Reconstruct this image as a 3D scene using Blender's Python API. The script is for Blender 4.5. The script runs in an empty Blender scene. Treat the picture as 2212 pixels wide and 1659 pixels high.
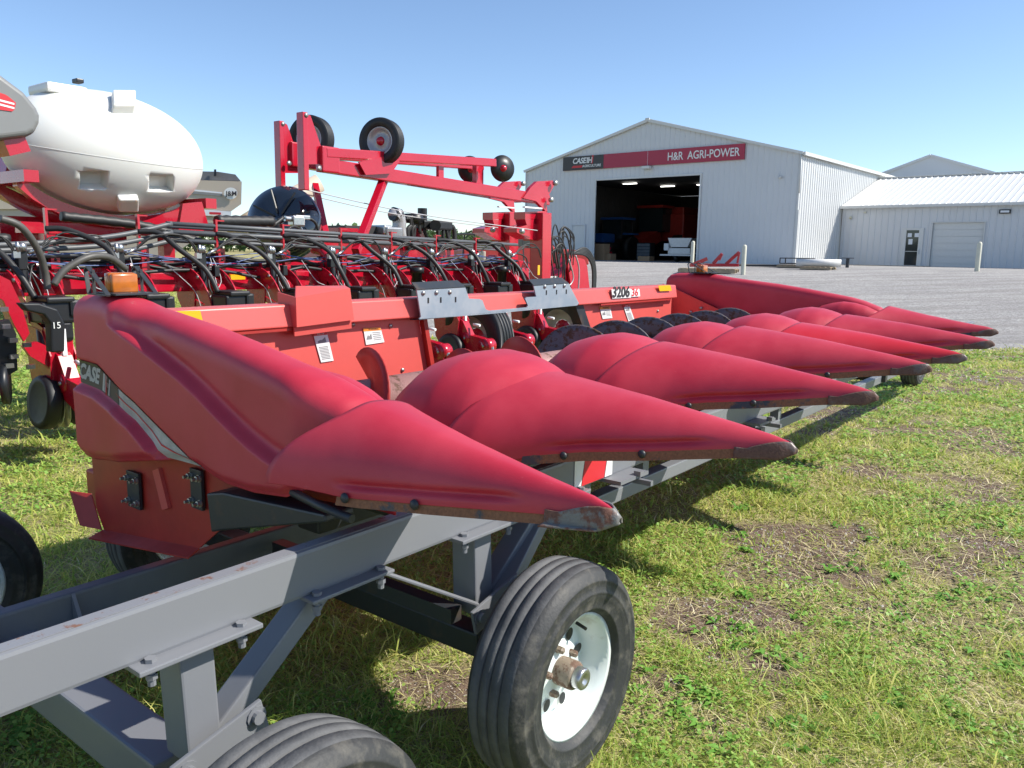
import bpy, bmesh, math, random
import numpy as np
from mathutils import Vector, Matrix
random.seed(7); rng = np.random.default_rng(7)
scene = bpy.context.scene
COL = scene.collection
PI = math.pi
# ------------------------------------------------------------------ camera
F_PX = 1738.8; TILT = .163; ROLL = .015; CAM_H = 1.62
fwd = Vector((0, math.cos(TILT), -math.sin(TILT))); up0 = Vector((0, math.sin(TILT), math.cos(TILT))); rt0 = Vector((1, 0, 0))
rt = rt0*math.cos(ROLL) + up0*math.sin(ROLL); up = up0*math.cos(ROLL) - rt0*math.sin(ROLL)
CAMP = Vector((0, 0, CAM_H))
cam_d = bpy.data.cameras.new('camera'); cam = bpy.data.objects.new('camera', cam_d); COL.objects.link(cam)
cam_d.sensor_width = 36; cam_d.lens = F_PX/2211*36; cam_d.clip_end = 3000; cam_d.clip_start = .05
cam.matrix_world = Matrix(((rt.x, up.x, -fwd.x, 0), (rt.y, up.y, -fwd.y, 0), (rt.z, up.z, -fwd.z, CAM_H), (0, 0, 0, 1)))
scene.camera = cam
scene.render.resolution_x = 1024; scene.render.resolution_y = 768
def ray(px, py): return fwd + rt*((px-1105.5)/F_PX) - up*((py-829.5)/F_PX)
def on_z(px, py, z):                       # a measured spot on a level surface of known height
    d = ray(px, py); return CAMP + d*((z-CAM_H)/d.z)
def at_depth(px, py, dep): return CAMP + ray(px, py)*dep

class Frame:
    """a local frame (root Empty stands at its origin); x,y axes horizontal"""
    def __init__(s, org, ang):
        s.o = Vector(org); s.a = ang
        s.X = Vector((math.cos(ang), math.sin(ang), 0)); s.Y = Vector((-math.sin(ang), math.cos(ang), 0))
    def loc(s, P): q = P - s.o; return Vector((q.dot(s.X), q.dot(s.Y), q.z))
    def wor(s, l): return s.o + s.X*l[0] + s.Y*l[1] + Vector((0, 0, l[2]))
    def U(s, px, py, c, ax=0):             # measured point on the machine's own plane  axis ax = c
        d = ray(px, py); dl = Vector((d.dot(s.X), d.dot(s.Y), d.z)); cl = s.loc(CAMP)
        t = (c - cl[ax])/dl[ax]; return cl + dl*t
HA = math.radians(-38)
_N = Vector((math.cos(HA), math.sin(HA), 0)); _A = Vector((-math.sin(HA), math.cos(HA), 0))
HF = Frame(_N*(-.80) + _A*1.43, HA)        # corn header / cart / planter frame: x to the snout tips, y along the header
BF = Frame((14.012, 40.73, 1.16), -.701)   # shop frame: x right along the gable front, y to the back

# ------------------------------------------------------------------ materials
def nm(name):
    m = bpy.data.materials.new(name); m.use_nodes = True
    nt = m.node_tree; b = nt.nodes['Principled BSDF']; return m, nt, b
def mat(name, col, rough=.5, metal=0, var=0.0, scale=8, bump=0, bscale=60, dust=None, dustamt=0, spec=None, coat=0, col2=None, thr=(.45, .6)):
    m, nt, b = nm(name); N = nt.nodes; L = nt.links
    b.inputs['Base Color'].default_value = (*col, 1); b.inputs['Roughness'].default_value = rough; b.inputs['Metallic'].default_value = metal
    if spec is not None: b.inputs['Specular IOR Level'].default_value = spec
    if coat: b.inputs['Coat Weight'].default_value = coat; b.inputs['Coat Roughness'].default_value = .08
    tc = N.new('ShaderNodeTexCoord'); last = None
    if var or col2 or dust:
        n = N.new('ShaderNodeTexNoise'); n.inputs['Scale'].default_value = scale; n.inputs['Detail'].default_value = 6; n.inputs['Roughness'].default_value = .65
        L.new(tc.outputs['Object'], n.inputs['Vector'])
        hs = N.new('ShaderNodeMixRGB'); r = N.new('ShaderNodeMapRange')
        c2 = col2 or (tuple(max(0, c*(1-var)) for c in col) if not dust else dust)
        hs.inputs[1].default_value = (*col, 1); hs.inputs[2].default_value = (*c2, 1)
        r.inputs[1].default_value = thr[0]; r.inputs[2].default_value = thr[1]
        if var and not col2 and not dust: r.inputs[1].default_value = .3; r.inputs[2].default_value = .7
        r.inputs[3].default_value = 0; r.inputs[4].default_value = dustamt if dust else 1
        L.new(n.outputs['Fac'], r.inputs[0]); L.new(r.outputs[0], hs.inputs[0]); L.new(hs.outputs[0], b.inputs['Base Color'])
        rr = N.new('ShaderNodeMapRange'); rr.inputs[3].default_value = max(.02, rough-.08); rr.inputs[4].default_value = min(1, rough+.12)
        L.new(n.outputs['Fac'], rr.inputs[0]); L.new(rr.outputs[0], b.inputs['Roughness'])
    if bump:
        n2 = N.new('ShaderNodeTexNoise'); n2.inputs['Scale'].default_value = bscale; n2.inputs['Detail'].default_value = 4
        L.new(tc.outputs['Object'], n2.inputs['Vector']); bp = N.new('ShaderNodeBump'); bp.inputs['Strength'].default_value = bump; bp.inputs['Distance'].default_value = .01
        L.new(n2.outputs['Fac'], bp.inputs['Height']); L.new(bp.outputs[0], b.inputs['Normal'])
    return m
def snout_mat(name, col, faded, rough=.42):
    """weathered moulded plastic: chalky fading in broad clouds, fine scratches"""
    m, nt, b = nm(name); N = nt.nodes; L = nt.links; tc = N.new('ShaderNodeTexCoord')
    n = N.new('ShaderNodeTexNoise'); n.inputs['Scale'].default_value = 3.2; n.inputs['Detail'].default_value = 7; n.inputs['Roughness'].default_value = .6
    L.new(tc.outputs['Object'], n.inputs['Vector'])
    mr = N.new('ShaderNodeMapRange'); mr.inputs[1].default_value = .35; mr.inputs[2].default_value = .72; L.new(n.outputs['Fac'], mr.inputs[0])
    mx = N.new('ShaderNodeMixRGB'); mx.inputs[1].default_value = (*col, 1); mx.inputs[2].default_value = (*faded, 1); L.new(mr.outputs[0], mx.inputs[0])
    mp = N.new('ShaderNodeMapping'); mp.inputs['Scale'].default_value = (7, 55, 55); mp.inputs['Rotation'].default_value = (.3, .2, .5); L.new(tc.outputs['Object'], mp.inputs[0])
    s = N.new('ShaderNodeTexNoise'); s.inputs['Scale'].default_value = 1.6; s.inputs['Detail'].default_value = 8; s.inputs['Roughness'].default_value = .75; L.new(mp.outputs[0], s.inputs['Vector'])
    sr = N.new('ShaderNodeMapRange'); sr.inputs[1].default_value = .655; sr.inputs[2].default_value = .77; sr.inputs[4].default_value = .5; L.new(s.outputs['Fac'], sr.inputs[0])
    m2 = N.new('ShaderNodeMixRGB'); m2.inputs[2].default_value = (.66, .26, .28, 1); L.new(sr.outputs[0], m2.inputs[0]); L.new(mx.outputs[0], m2.inputs[1])
    L.new(m2.outputs[0], b.inputs['Base Color'])
    rr = N.new('ShaderNodeMapRange'); rr.inputs[3].default_value = rough-.07; rr.inputs[4].default_value = rough+.15; L.new(n.outputs['Fac'], rr.inputs[0]); L.new(rr.outputs[0], b.inputs['Roughness'])
    f = N.new('ShaderNodeTexNoise'); f.inputs['Scale'].default_value = 260; L.new(tc.outputs['Object'], f.inputs['Vector'])
    bp = N.new('ShaderNodeBump'); bp.inputs['Strength'].default_value = .12; bp.inputs['Distance'].default_value = .002; L.new(f.outputs['Fac'], bp.inputs['Height']); L.new(bp.outputs[0], b.inputs['Normal'])
    return m
def rust_mat(name, base, rust, thr, scale=14, bmp=.35):
    m, nt, b = nm(name); N = nt.nodes; L = nt.links; tc = N.new('ShaderNodeTexCoord')
    n = N.new('ShaderNodeTexNoise'); n.inputs['Scale'].default_value = scale; n.inputs['Detail'].default_value = 9; n.inputs['Roughness'].default_value = .7; L.new(tc.outputs['Object'], n.inputs['Vector'])
    r = N.new('ShaderNodeMapRange'); r.inputs[1].default_value = thr; r.inputs[2].default_value = thr+.07; L.new(n.outputs['Fac'], r.inputs[0])
    n3 = N.new('ShaderNodeTexNoise'); n3.inputs['Scale'].default_value = 150; n3.inputs['Detail'].default_value = 3; L.new(tc.outputs['Object'], n3.inputs['Vector'])
    rc = N.new('ShaderNodeMixRGB'); rc.inputs[1].default_value = (*rust, 1); rc.inputs[2].default_value = (rust[0]*.35, rust[1]*.3, rust[2]*.3, 1); L.new(n3.outputs['Fac'], rc.inputs[0])
    mx = N.new('ShaderNodeMixRGB'); mx.inputs[1].default_value = (*base, 1); L.new(rc.outputs[0], mx.inputs[2]); L.new(r.outputs[0], mx.inputs[0]); L.new(mx.outputs[0], b.inputs['Base Color'])
    rr = N.new('ShaderNodeMapRange'); rr.inputs[3].default_value = .42; rr.inputs[4].default_value = .85; L.new(r.outputs[0], rr.inputs[0]); L.new(rr.outputs[0], b.inputs['Roughness'])
    bp = N.new('ShaderNodeBump'); bp.inputs['Strength'].default_value = bmp; bp.inputs['Distance'].default_value = .004; L.new(n3.outputs['Fac'], bp.inputs['Height']); L.new(bp.outputs[0], b.inputs['Normal'])
    return m
def emit_mat(name, col, st):
    m, nt, b = nm(name); b.inputs['Base Color'].default_value = (*col, 1); b.inputs['Emission Color'].default_value = (*col, 1); b.inputs['Emission Strength'].default_value = st; return m
M = {}
M['plastic'] = snout_mat('faded_red_plastic', (.41, .016, .036), (.50, .040, .064), .42)
M['plastic_new'] = snout_mat('bright_red_plastic', (.50, .012, .022), (.54, .025, .04), .34)
M['steelred'] = mat('header_red_paint', (.62, .098, .084), .36, var=.12, scale=2.5, bump=.02)
M['steelred_dk'] = mat('worn_red_paint', (.42, .03, .022), .42, var=.3, scale=5, bump=.03)
M['redpaint'] = mat('gloss_red_paint', (.44, .005, .022), .25, var=.12, scale=3, coat=.35)
M['redtube'] = mat('gloss_red_paint_tube', (.47, .005, .024), .22, var=.1, scale=3, coat=.4)
M['plate'] = mat('blue_grey_steel', (.28, .34, .40), .38, metal=.35, col2=(.36, .40, .44), scale=4)
M['dksteel'] = mat('dark_painted_steel', (.022, .027, .033), .45, col2=(.06, .045, .035), scale=9, thr=(.55, .7), bump=.05)
M['cart'] = rust_mat('grey_cart_paint', (.175, .182, .198), (.21, .14, .10), .675, 10, .03)
M['cart_top'] = rust_mat('cart_paint_chipped_to_rust', (.20, .205, .22), (.25, .13, .09), .57, 16, .08)
M['cart_dk'] = mat('shaded_rail_paint', (.13, .14, .16), .5, var=.2, scale=4)  # same grey cart paint, darkened: the header's shade is put into its colour
M['bolt'] = mat('zinc_bolt', (.45, .45, .43), .38, metal=.8, var=.3, scale=40)
M['strip'] = rust_mat('wear_strip_rust', (.035, .04, .045), (.34, .155, .075), .40, 7)
M['cap'] = rust_mat('worn_cap_steel', (.12, .085, .075), (.19, .105, .08), .44, 10)
M['capnear'] = rust_mat('worn_cap_near', (.17, .17, .16), (.24, .115, .08), .45, 12)
M['flight'] = rust_mat('auger_steel', (.10, .09, .10), (.12, .065, .04), .5, 22)
M['augertube'] = rust_mat('auger_tube_paint', (.36, .20, .18), (.22, .13, .09), .56, 8)
M['tyre'] = mat('tyre_rubber', (.026, .027, .028), .6, dust=(.13, .12, .10), dustamt=.75, scale=17, thr=(.50, .74), bump=.15, bscale=90)
M['tyre_clean'] = mat('clean_tyre_rubber', (.012, .013, .015), .5, var=.3, bump=.05)
M['tread'] = mat('worn_tread_rubber', (.062, .064, .067), .72, dust=(.14, .14, .14), dustamt=.8, scale=11, thr=(.35, .7), bump=.18, bscale=120)
M['rim'] = mat('white_wheel_paint', (.68, .73, .71), .3, col2=(.46, .45, .38), scale=13, thr=(.56, .76), coat=.2)
M['rim_grey'] = mat('silver_wheel_paint', (.42, .42, .43), .35, metal=.3, var=.2)
M['hub'] = rust_mat('hub_rust', (.24, .19, .14), (.20, .12, .08), .48, 30)
M['black'] = mat('black_plastic', (.012, .013, .015), .4, var=.3)
M['blackgloss'] = mat('black_gloss_shell', (.010, .015, .024), .07, coat=1)
M['hose'] = mat('black_hose', (.020, .020, .020), .5, var=.3, scale=20)
M['hose_dusty'] = mat('dusty_hose', (.085, .08, .072), .5, var=.3, scale=20)
M['pipe'] = mat('grey_pipe', (.10, .107, .115), .45, var=.2)
M['blue_cable'] = mat('blue_cable', (.05, .10, .28), .4)
M['pale_cable'] = mat('pale_cable', (.45, .45, .47), .4)
M['silver'] = mat('silver_fitting', (.5, .5, .5), .28, metal=.9, var=.2, scale=30)
M['lens'] = mat('amber_lens', (.50, .13, .008), .22, var=.3, scale=30, coat=.6)
M['yellow'] = mat('yellow_reflector', (.80, .42, .01), .35)
M['white_dec'] = mat('white_decal', (.72, .72, .70), .45)
M['silver_dec'] = mat('silver_decal', (.42, .41, .40), .45, col2=(.30, .28, .27), scale=6)
M['dark_dec'] = mat('dark_decal', (.035, .033, .035), .45)
M['orange_dec'] = mat('orange_decal', (.78, .25, .03), .45)
M['red_dec'] = mat('red_decal', (.55, .02, .03), .45)
M['sign_red'] = mat('crimson_sign_face', (.36, .015, .05), .4)
M['grey_dec'] = mat('grey_decal_print', (.22, .22, .22), .5)
M['tan'] = mat('tan_paint', (.50, .42, .33), .35, var=.06, scale=1)
M['tarp'] = mat('grey_tarp', (.15, .15, .16), .6, var=.2)
M['grey_pl'] = mat('grey_moulded_plastic', (.20, .205, .205), .36, var=.1, scale=2)
M['cyl'] = mat('white_cylinder_band', (.8, .8, .8), .4)
M['wood'] = mat('pallet_wood', (.42, .33, .22), .8, var=.4, scale=9)
M['card'] = mat('cardboard', (.36, .23, .13), .85, var=.15)
M['cream'] = mat('cream_bollard', (.62, .60, .48), .55, var=.12, scale=4)
M['pvc'] = mat('white_pipe', (.72, .70, .66), .5, var=.15)
M['glass'] = mat('dark_glass', (.02, .03, .035), .05)
M['paper'] = mat('paper_notice', (.7, .72, .75), .7)
M['frame_w'] = mat('white_door_frame', (.62, .62, .60), .4, var=.05)
M['roofw'] = mat('white_metal_roof', (.74, .74, .71), .4, var=.08, scale=1.2)
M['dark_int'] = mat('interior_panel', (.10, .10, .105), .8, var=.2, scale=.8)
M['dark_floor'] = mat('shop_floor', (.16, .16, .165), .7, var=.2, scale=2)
M['bluepaint'] = mat('blue_tractor_paint', (.02, .10, .34), .3)
M['grille'] = mat('dark_machinery', (.03, .03, .032), .5)
M['lamp'] = emit_mat('strip_lamp', (1, .98, .9), 3)
M['concrete'] = mat('concrete', (.42, .38, .31), .85, var=.2, scale=1.2, bump=.1, bscale=30)
M['trunk'] = mat('tree_bark', (.10, .075, .05), .9, var=.4)
def tank_mat():
    m, nt, b = nm('white_tank_plastic'); N = nt.nodes; L = nt.links
    b.inputs['Roughness'].default_value = .34; b.inputs['Subsurface Weight'].default_value = .35; b.inputs['Subsurface Radius'].default_value = (.12, .10, .08); b.inputs['Subsurface Scale'].default_value = .5
    b.inputs['Base Color'].default_value = (.68, .68, .65, 1); return m
M['tank'] = tank_mat()
def wall_mat(name, col, rib=3.3, bumpd=.02):
    """ribbed sheet metal: ribs are bumps along local x, faint dirt near the foot"""
    m, nt, b = nm(name); N = nt.nodes; L = nt.links; tc = N.new('ShaderNodeTexCoord')
    n = N.new('ShaderNodeTexNoise'); n.inputs['Scale'].default_value = .5; n.inputs['Detail'].default_value = 8; L.new(tc.outputs['Object'], n.inputs['Vector'])
    mx = N.new('ShaderNodeMixRGB'); mx.inputs[1].default_value = (*col, 1); mx.inputs[2].default_value = (col[0]*.88, col[1]*.88, col[2]*.87, 1); L.new(n.outputs['Fac'], mx.inputs[0]); L.new(mx.outputs[0], b.inputs['Base Color'])
    b.inputs['Roughness'].default_value = .42; return m
M['wall'] = wall_mat('white_sheet_metal', (.63, .64, .655))
M['shed'] = wall_mat('pale_shed_metal', (.74, .75, .75))
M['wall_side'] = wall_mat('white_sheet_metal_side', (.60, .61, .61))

# ------------------------------------------------------------------ mesh helpers
SPLIT = {'cross_tube', 'arm_support', 'bolt', 'pipe_hanger', 'pivot_bolt', 'cab_post', 'truss_upright', 'rivet', 'slot', 'mast_shim', 'pivot_pin', 'accumulator', 'strip_light', 'wall_lamp',
         'yellow_reflector', 'drawer', 'drum_rib', 'gusset', 'fender', 'side_window', 'post', 'frame_link', 'cradle_upright', 'stalk_roll_deck', 'bent_lip', 'beam_lip', 'paddle', 'folded_flange', 'divider_rod', 'corrugated_hose',
         'seed_hose', 'tie_cable', 'white_reflector', 'hose_loop', 'thin_hose', 'down_hose', 'gauge_wheel', 'disc_opener', 'vent_hole', 'toolbar', 'interior_wall', 'gable_wall', 'side_wall', 'corner_trim', 'bay_trim', 'door_frame', 'notice', 'door_trim',
         'manifold_hose', 'engine_hose', 'hanger_hole', 'delivery_pipe', 'stripe', 'axle_housing', 'moulded_step', 'trim_strip', 'wheel_pair', 'ladder', 'cab', 'wheel', 'lift_arm', 'row_cleaner', 'fitting', 'wiring', 'side_plate', 'signal_cable', 'valve_manifold', 'hitch_tower'}
class MB:
    def clusters(s, tol=.004):
        bm = s.bm; bm.verts.index_update(); n = len(bm.verts); par = list(range(n))
        def f(a):
            while par[a] != a: par[a] = par[par[a]]; a = par[a]
            return a
        for e in bm.edges:
            a, b = f(e.verts[0].index), f(e.verts[1].index)
            if a != b: par[a] = b
        comp = {}
        for v in bm.verts: comp.setdefault(f(v.index), []).append(v)
        C_ = list(comp.values()); B = []
        for c in C_:
            xs = [v.co.x for v in c]; ys = [v.co.y for v in c]; zs = [v.co.z for v in c]; B.append((min(xs), min(ys), min(zs), max(xs), max(ys), max(zs)))
        m = len(C_); q = list(range(m))
        def g(a):
            while q[a] != a: q[a] = q[q[a]]; a = q[a]
            return a
        if m > 400: return [list(bm.verts)]
        for i in range(m):
            for j in range(i+1, m):
                A = B[i]; D = B[j]
                if all(A[k] <= D[k+3]+tol and D[k] <= A[k+3]+tol for k in range(3)): q[g(i)] = g(j)
        out = {}
        for i in range(m): out.setdefault(g(i), []).extend(C_[i])
        return list(out.values())
    def __init__(s): s.bm = bmesh.new()
    def v(s, p): return s.bm.verts.new(p)
    def face(s, pts):
        try: return s.bm.faces.new([s.v(p) for p in pts])
        except Exception: return None
    def box(s, c, size, rot=None, bev=0):
        r = bmesh.ops.create_cube(s.bm, size=1); mtx = Matrix.Translation(Vector(c)) @ (rot.to_4x4() if rot else Matrix()) @ Matrix.Diagonal((*size, 1))
        bmesh.ops.transform(s.bm, matrix=mtx, verts=r['verts'])
        if bev:
            es = list({e for v in r['verts'] for e in v.link_edges}); bmesh.ops.bevel(s.bm, geom=es, offset=bev, segments=2, affect='EDGES', profile=.6)
        return s
    def beam(s, p1, p2, w, h, bev=0, upv=(0, 0, 1), ext=0):
        p1 = Vector(p1); p2 = Vector(p2); d = (p2-p1); ln = d.length + 2*ext; d.normalize(); u = Vector(upv)
        if abs(d.dot(u)) > .98: u = Vector((1, 0, 0))
        x = d.cross(u).normalized(); z = x.cross(d).normalized(); rot = Matrix((x, d, z)).transposed()
        return s.box((p1+p2)/2, (w, ln, h), rot, bev)
    def tube(s, pts, r, n=8, closed=True):
        P = [Vector(p) for p in pts]; rings = []; rr = r if isinstance(r, (list, tuple)) else [r]*len(P)
        ref = None
        for i, p in enumerate(P):
            d = (P[min(i+1, len(P)-1)] - P[max(i-1, 0)]).normalized()
            if ref is None: ref = d.orthogonal().normalized()
            ref = (ref - d*ref.dot(d)); ref = ref.normalized() if ref.length > 1e-5 else d.orthogonal().normalized(); b = d.cross(ref)
            rings.append([s.v(p + (ref*math.cos(2*PI*k/n) + b*math.sin(2*PI*k/n))*rr[i]) for k in range(n)])
        for a, b in zip(rings, rings[1:]):
            for k in range(n): f = s.bm.faces.new((a[k], a[(k+1) % n], b[(k+1) % n], b[k])); f.smooth = True
        if closed: s.bm.faces.new(rings[0][::-1]); s.bm.faces.new(rings[-1])
        return s
    def lathe(s, prof, c, ax=(1, 0, 0), n=48, smooth=True, close=False):
        """prof: (distance along axis, radius)"""
        c = Vector(c); a = Vector(ax).normalized(); u = a.orthogonal().normalized()
        if abs(a.z) < .9: u = Vector((0, 0, 1)) - a*a.z; u.normalize()
        w = a.cross(u); rings = []
        for (t, r) in prof:
            if r < 1e-5: rings.append([s.v(c+a*t)])
            else: rings.append([s.v(c + a*t + (u*math.cos(2*PI*k/n) + w*math.sin(2*PI*k/n))*r) for k in range(n)])
        for p, q in zip(rings, rings[1:]):
            for k in range(n):
                k2 = (k+1) % n
                if len(p) == 1 and len(q) == 1: continue
                if len(p) == 1: f = s.bm.faces.new((p[0], q[k], q[k2]))
                elif len(q) == 1: f = s.bm.faces.new((p[k], p[k2], q[0]))
                else: f = s.bm.faces.new((p[k], p[k2], q[k2], q[k]))
                f.smooth = smooth
        return s
    def cyl(s, p1, p2, r, n=16): return s.lathe([(0, 0), (0, r), ((Vector(p2)-Vector(p1)).length, r), ((Vector(p2)-Vector(p1)).length, 0)], p1, Vector(p2)-Vector(p1), n, False)
    def grid(s, rows, smooth=True, closeu=False):
        V = [[s.v(p) for p in r] for r in rows]
        for a, b in zip(V, V[1:]):
            n = len(a)
            for k in range(n if closeu else n-1):
                try: f = s.bm.faces.new((a[k], a[(k+1) % n], b[(k+1) % n], b[k])); f.smooth = smooth
                except Exception: pass
        return V
    def prism(s, poly, th, bev=0):
        """poly: 3-D outline in one plane; th: thickness vector"""
        th = Vector(th); P = [Vector(p) for p in poly]
        a = [s.v(p) for p in P]; b = [s.v(p+th) for p in P]; n = len(P)
        s.bm.faces.new(a[::-1]); s.bm.faces.new(b)
        for k in range(n): s.bm.faces.new((a[k], a[(k+1) % n], b[(k+1) % n], b[k]))
        return s
    def build(s, name, m, parent=None, off=None, smooth=None, weld=False, label=None):
        if weld: bmesh.ops.remove_doubles(s.bm, verts=s.bm.verts, dist=1e-4)
        bmesh.ops.recalc_face_normals(s.bm, faces=s.bm.faces)
        if off is not None: bmesh.ops.translate(s.bm, vec=-Vector(off), verts=s.bm.verts)
        cl = s.clusters() if name in SPLIT else []
        if 1 < len(cl) <= 100:
            first = None; s.bm.verts.index_update(); s.bm.verts.ensure_lookup_table()
            ids = [[v.index for v in c] for c in cl]; fs = [f for f in s.bm.faces]; own = {}
            for k, c in enumerate(ids):
                for i in c: own[i] = k
            lists = [[] for _ in cl]
            for f in fs: lists[own[f.verts[0].index]].append(f)
            for k, L_ in enumerate(lists):
                nb = MB(); vm = {}
                for f in L_:
                    vs = []
                    for v in f.verts:
                        if v.index not in vm: vm[v.index] = nb.bm.verts.new(v.co)
                        vs.append(vm[v.index])
                    nf = nb.bm.faces.new(vs); nf.smooth = f.smooth; nf.material_index = f.material_index
                me = bpy.data.meshes.new(name); nb.bm.to_mesh(me); nb.bm.free()
                if smooth is not None:
                    for p in me.polygons: p.use_smooth = smooth
                for x in (m if isinstance(m, (list, tuple)) else [m]): me.materials.append(M[x] if isinstance(x, str) else x)
                o = bpy.data.objects.new(name, me); COL.objects.link(o)
                if parent: o.parent = parent
                first = first or o
            s.bm.free(); return first
        me = bpy.data.meshes.new(name); s.bm.to_mesh(me); s.bm.free()
        if smooth is not None:
            for p in me.polygons: p.use_smooth = smooth
        ms = m if isinstance(m, (list, tuple)) else [m]
        for x in ms: me.materials.append(M[x] if isinstance(x, str) else x)
        o = bpy.data.objects.new(name, me); COL.objects.link(o)
        if parent: o.parent = parent
        if label: o['label'] = label
        return o
def tag(o, label=None, cat=None, group=None, kind=None):
    if label: o['label'] = label
    if cat: o['category'] = cat
    if group: o['group'] = group
    if kind: o['kind'] = kind
    return o
def root(name, fr, lp, label, cat, group=None, extra=0):
    """an Empty at the thing's base, standing at local point lp of frame fr"""
    o = bpy.data.objects.new(name, None); COL.objects.link(o); o.empty_display_size = .2
    o.location = fr.wor(lp); o.rotation_euler = (0, 0, fr.a + extra); tag(o, label, cat, group); return o
def copy_tree(o, parent=None):
    c = o.copy(); COL.objects.link(c)
    if parent: c.parent = parent
    for ch in list(o.children): copy_tree(ch, c)
    return c
def text_mesh(body, size, extr=.0008, bold=0, shear=0, mirror=False, spacing=1):
    cu = bpy.data.curves.new('t', 'FONT'); cu.body = body; cu.size = size; cu.extrude = extr; cu.offset = bold; cu.shear = shear; cu.resolution_u = 3; cu.space_character = spacing
    o = bpy.data.objects.new('t', cu); COL.objects.link(o); dg = bpy.context.evaluated_depsgraph_get(); dg.update()
    me = bpy.data.meshes.new_from_object(o.evaluated_get(dg)); bpy.data.objects.remove(o); return me
def put_text(name, body, size, m, parent, origin, xdir, ydir, fit=None, **k):
    me = text_mesh(body, size, **k)
    if fit:
        x0 = min(v.co.x for v in me.vertices); x1 = max(v.co.x for v in me.vertices)
        for v in me.vertices: v.co.x = (v.co.x-x0)*fit/(x1-x0)
    x = Vector(xdir).normalized(); y = Vector(ydir).normalized(); z = x.cross(y)
    me.transform(Matrix(((x.x, y.x, z.x, origin[0]), (x.y, y.y, z.y, origin[1]), (x.z, y.z, z.z, origin[2]), (0, 0, 0, 1))))
    me.materials.append(M[m]); o = bpy.data.objects.new(name, me); COL.objects.link(o); o.parent = parent; return o
def interp(x, T):
    if x <= T[0][0]: return T[0][1]
    for (a, b), (c, d) in zip(T, T[1:]):
        if x <= c: t = (x-a)/(c-a); return b + (d-b)*t
    return T[-1][1]
def sst(a, b, x): t = min(1, max(0, (x-a)/(b-a))); return t*t*(3-2*t)
def smooth_path(pts, n=6):
    P = [Vector(p) for p in pts]; out = []
    for i in range(len(P)-1):
        p0 = P[max(i-1, 0)]; p1 = P[i]; p2 = P[i+1]; p3 = P[min(i+2, len(P)-1)]
        for k in range(n):
            t = k/n; out.append(.5*((2*p1) + (p2-p0)*t + (2*p0-5*p1+4*p2-p3)*t*t + (3*p1-p0-3*p2+p3)*t**3))
    out.append(P[-1]); return out

# ================================================================== GROUND
def vnoise(x, y, seed=0):
    xi = np.floor(x).astype(int); yi = np.floor(y).astype(int); xf = x-xi; yf = y-yi
    def h(a, b): n = np.sin(a*127.1 + b*311.7 + seed*74.7)*43758.5453; return n-np.floor(n)
    u = xf*xf*(3-2*xf); v = yf*yf*(3-2*yf)
    return (h(xi, yi)*(1-u)+h(xi+1, yi)*u)*(1-v) + (h(xi, yi+1)*(1-u)+h(xi+1, yi+1)*u)*v
def fbm(x, y, o=4, seed=0): return sum(vnoise(x*2**k, y*2**k, seed+k)*.5**k for k in range(o))/sum(.5**k for k in range(o))
GD = (math.sin(.701), math.cos(.701))
def tz(x, y):
    x = np.asarray(x, float); y = np.asarray(y, float); d = x*GD[0]+y*GD[1]; t = np.clip((d-13)/(37-13), 0, 1)
    return 1.16*t*t*(3-2*t)*np.clip((x+25)/20, .15, 1) + (fbm(x*1.3, y*1.3, 3, 5)-.5)*.035*np.clip(1-(d-12)/14, 0, 1)
def tzf(x, y): return float(tz(x, y))
PATCH = [(1480, 1370, .42, .16), (1410, 1440, .34, .12), (1830, 900, .9, .3), (2100, 1060, .5, .2), (2200, 1195, .45, .12), (1650, 1230, .35, .16), (1820, 1310, .3, .1), (1950, 1030, .5, .16), (2150, 820, 1.2, .25), (1700, 1330, .2, .1), (960, 1480, .3, .15), (2050, 1250, .3, .1), (1250, 1290, .2, .1), (2190, 1195, .22, .1), (1860, 1180, .35, .1), (1560, 1430, .3, .1), (2130, 960, .6, .1), (1430, 1350, .22, .1), (1790, 1330, .16, .1)]
PW = [(on_z(a, b, 0), r, s) for a, b, r, s in PATCH]
def bare(x, y):
    x = np.asarray(x, float); y = np.asarray(y, float)
    n = fbm(x*1.1+3, y*1.1, 5, 11); wob = fbm(x*5, y*5, 3, 3)
    right = np.clip((x*.9+2.2-.25*y)/2.5, 0, 1)
    b = np.clip((n-.665+.05*right)/.09, 0, 1)*(.3+.55*right)
    for c, r, s in PW:
        d = np.sqrt((x-c.x)**2+((y-c.y))**2)/r; b = np.maximum(b, .9*np.clip(1.25-d-(wob-.5)*2.6, 0, 1))
    return b
def edge_gravel(x, y):
    """>0 where gravel lies"""
    x = np.asarray(x, float); y = np.asarray(y, float)
    return np.minimum((y-14.0) + .10*(x-8) + (fbm(x*.7, y*.7, 3, 9)-.5)*1.0, (x+2.5+.1*(y-20))*.8)
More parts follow.
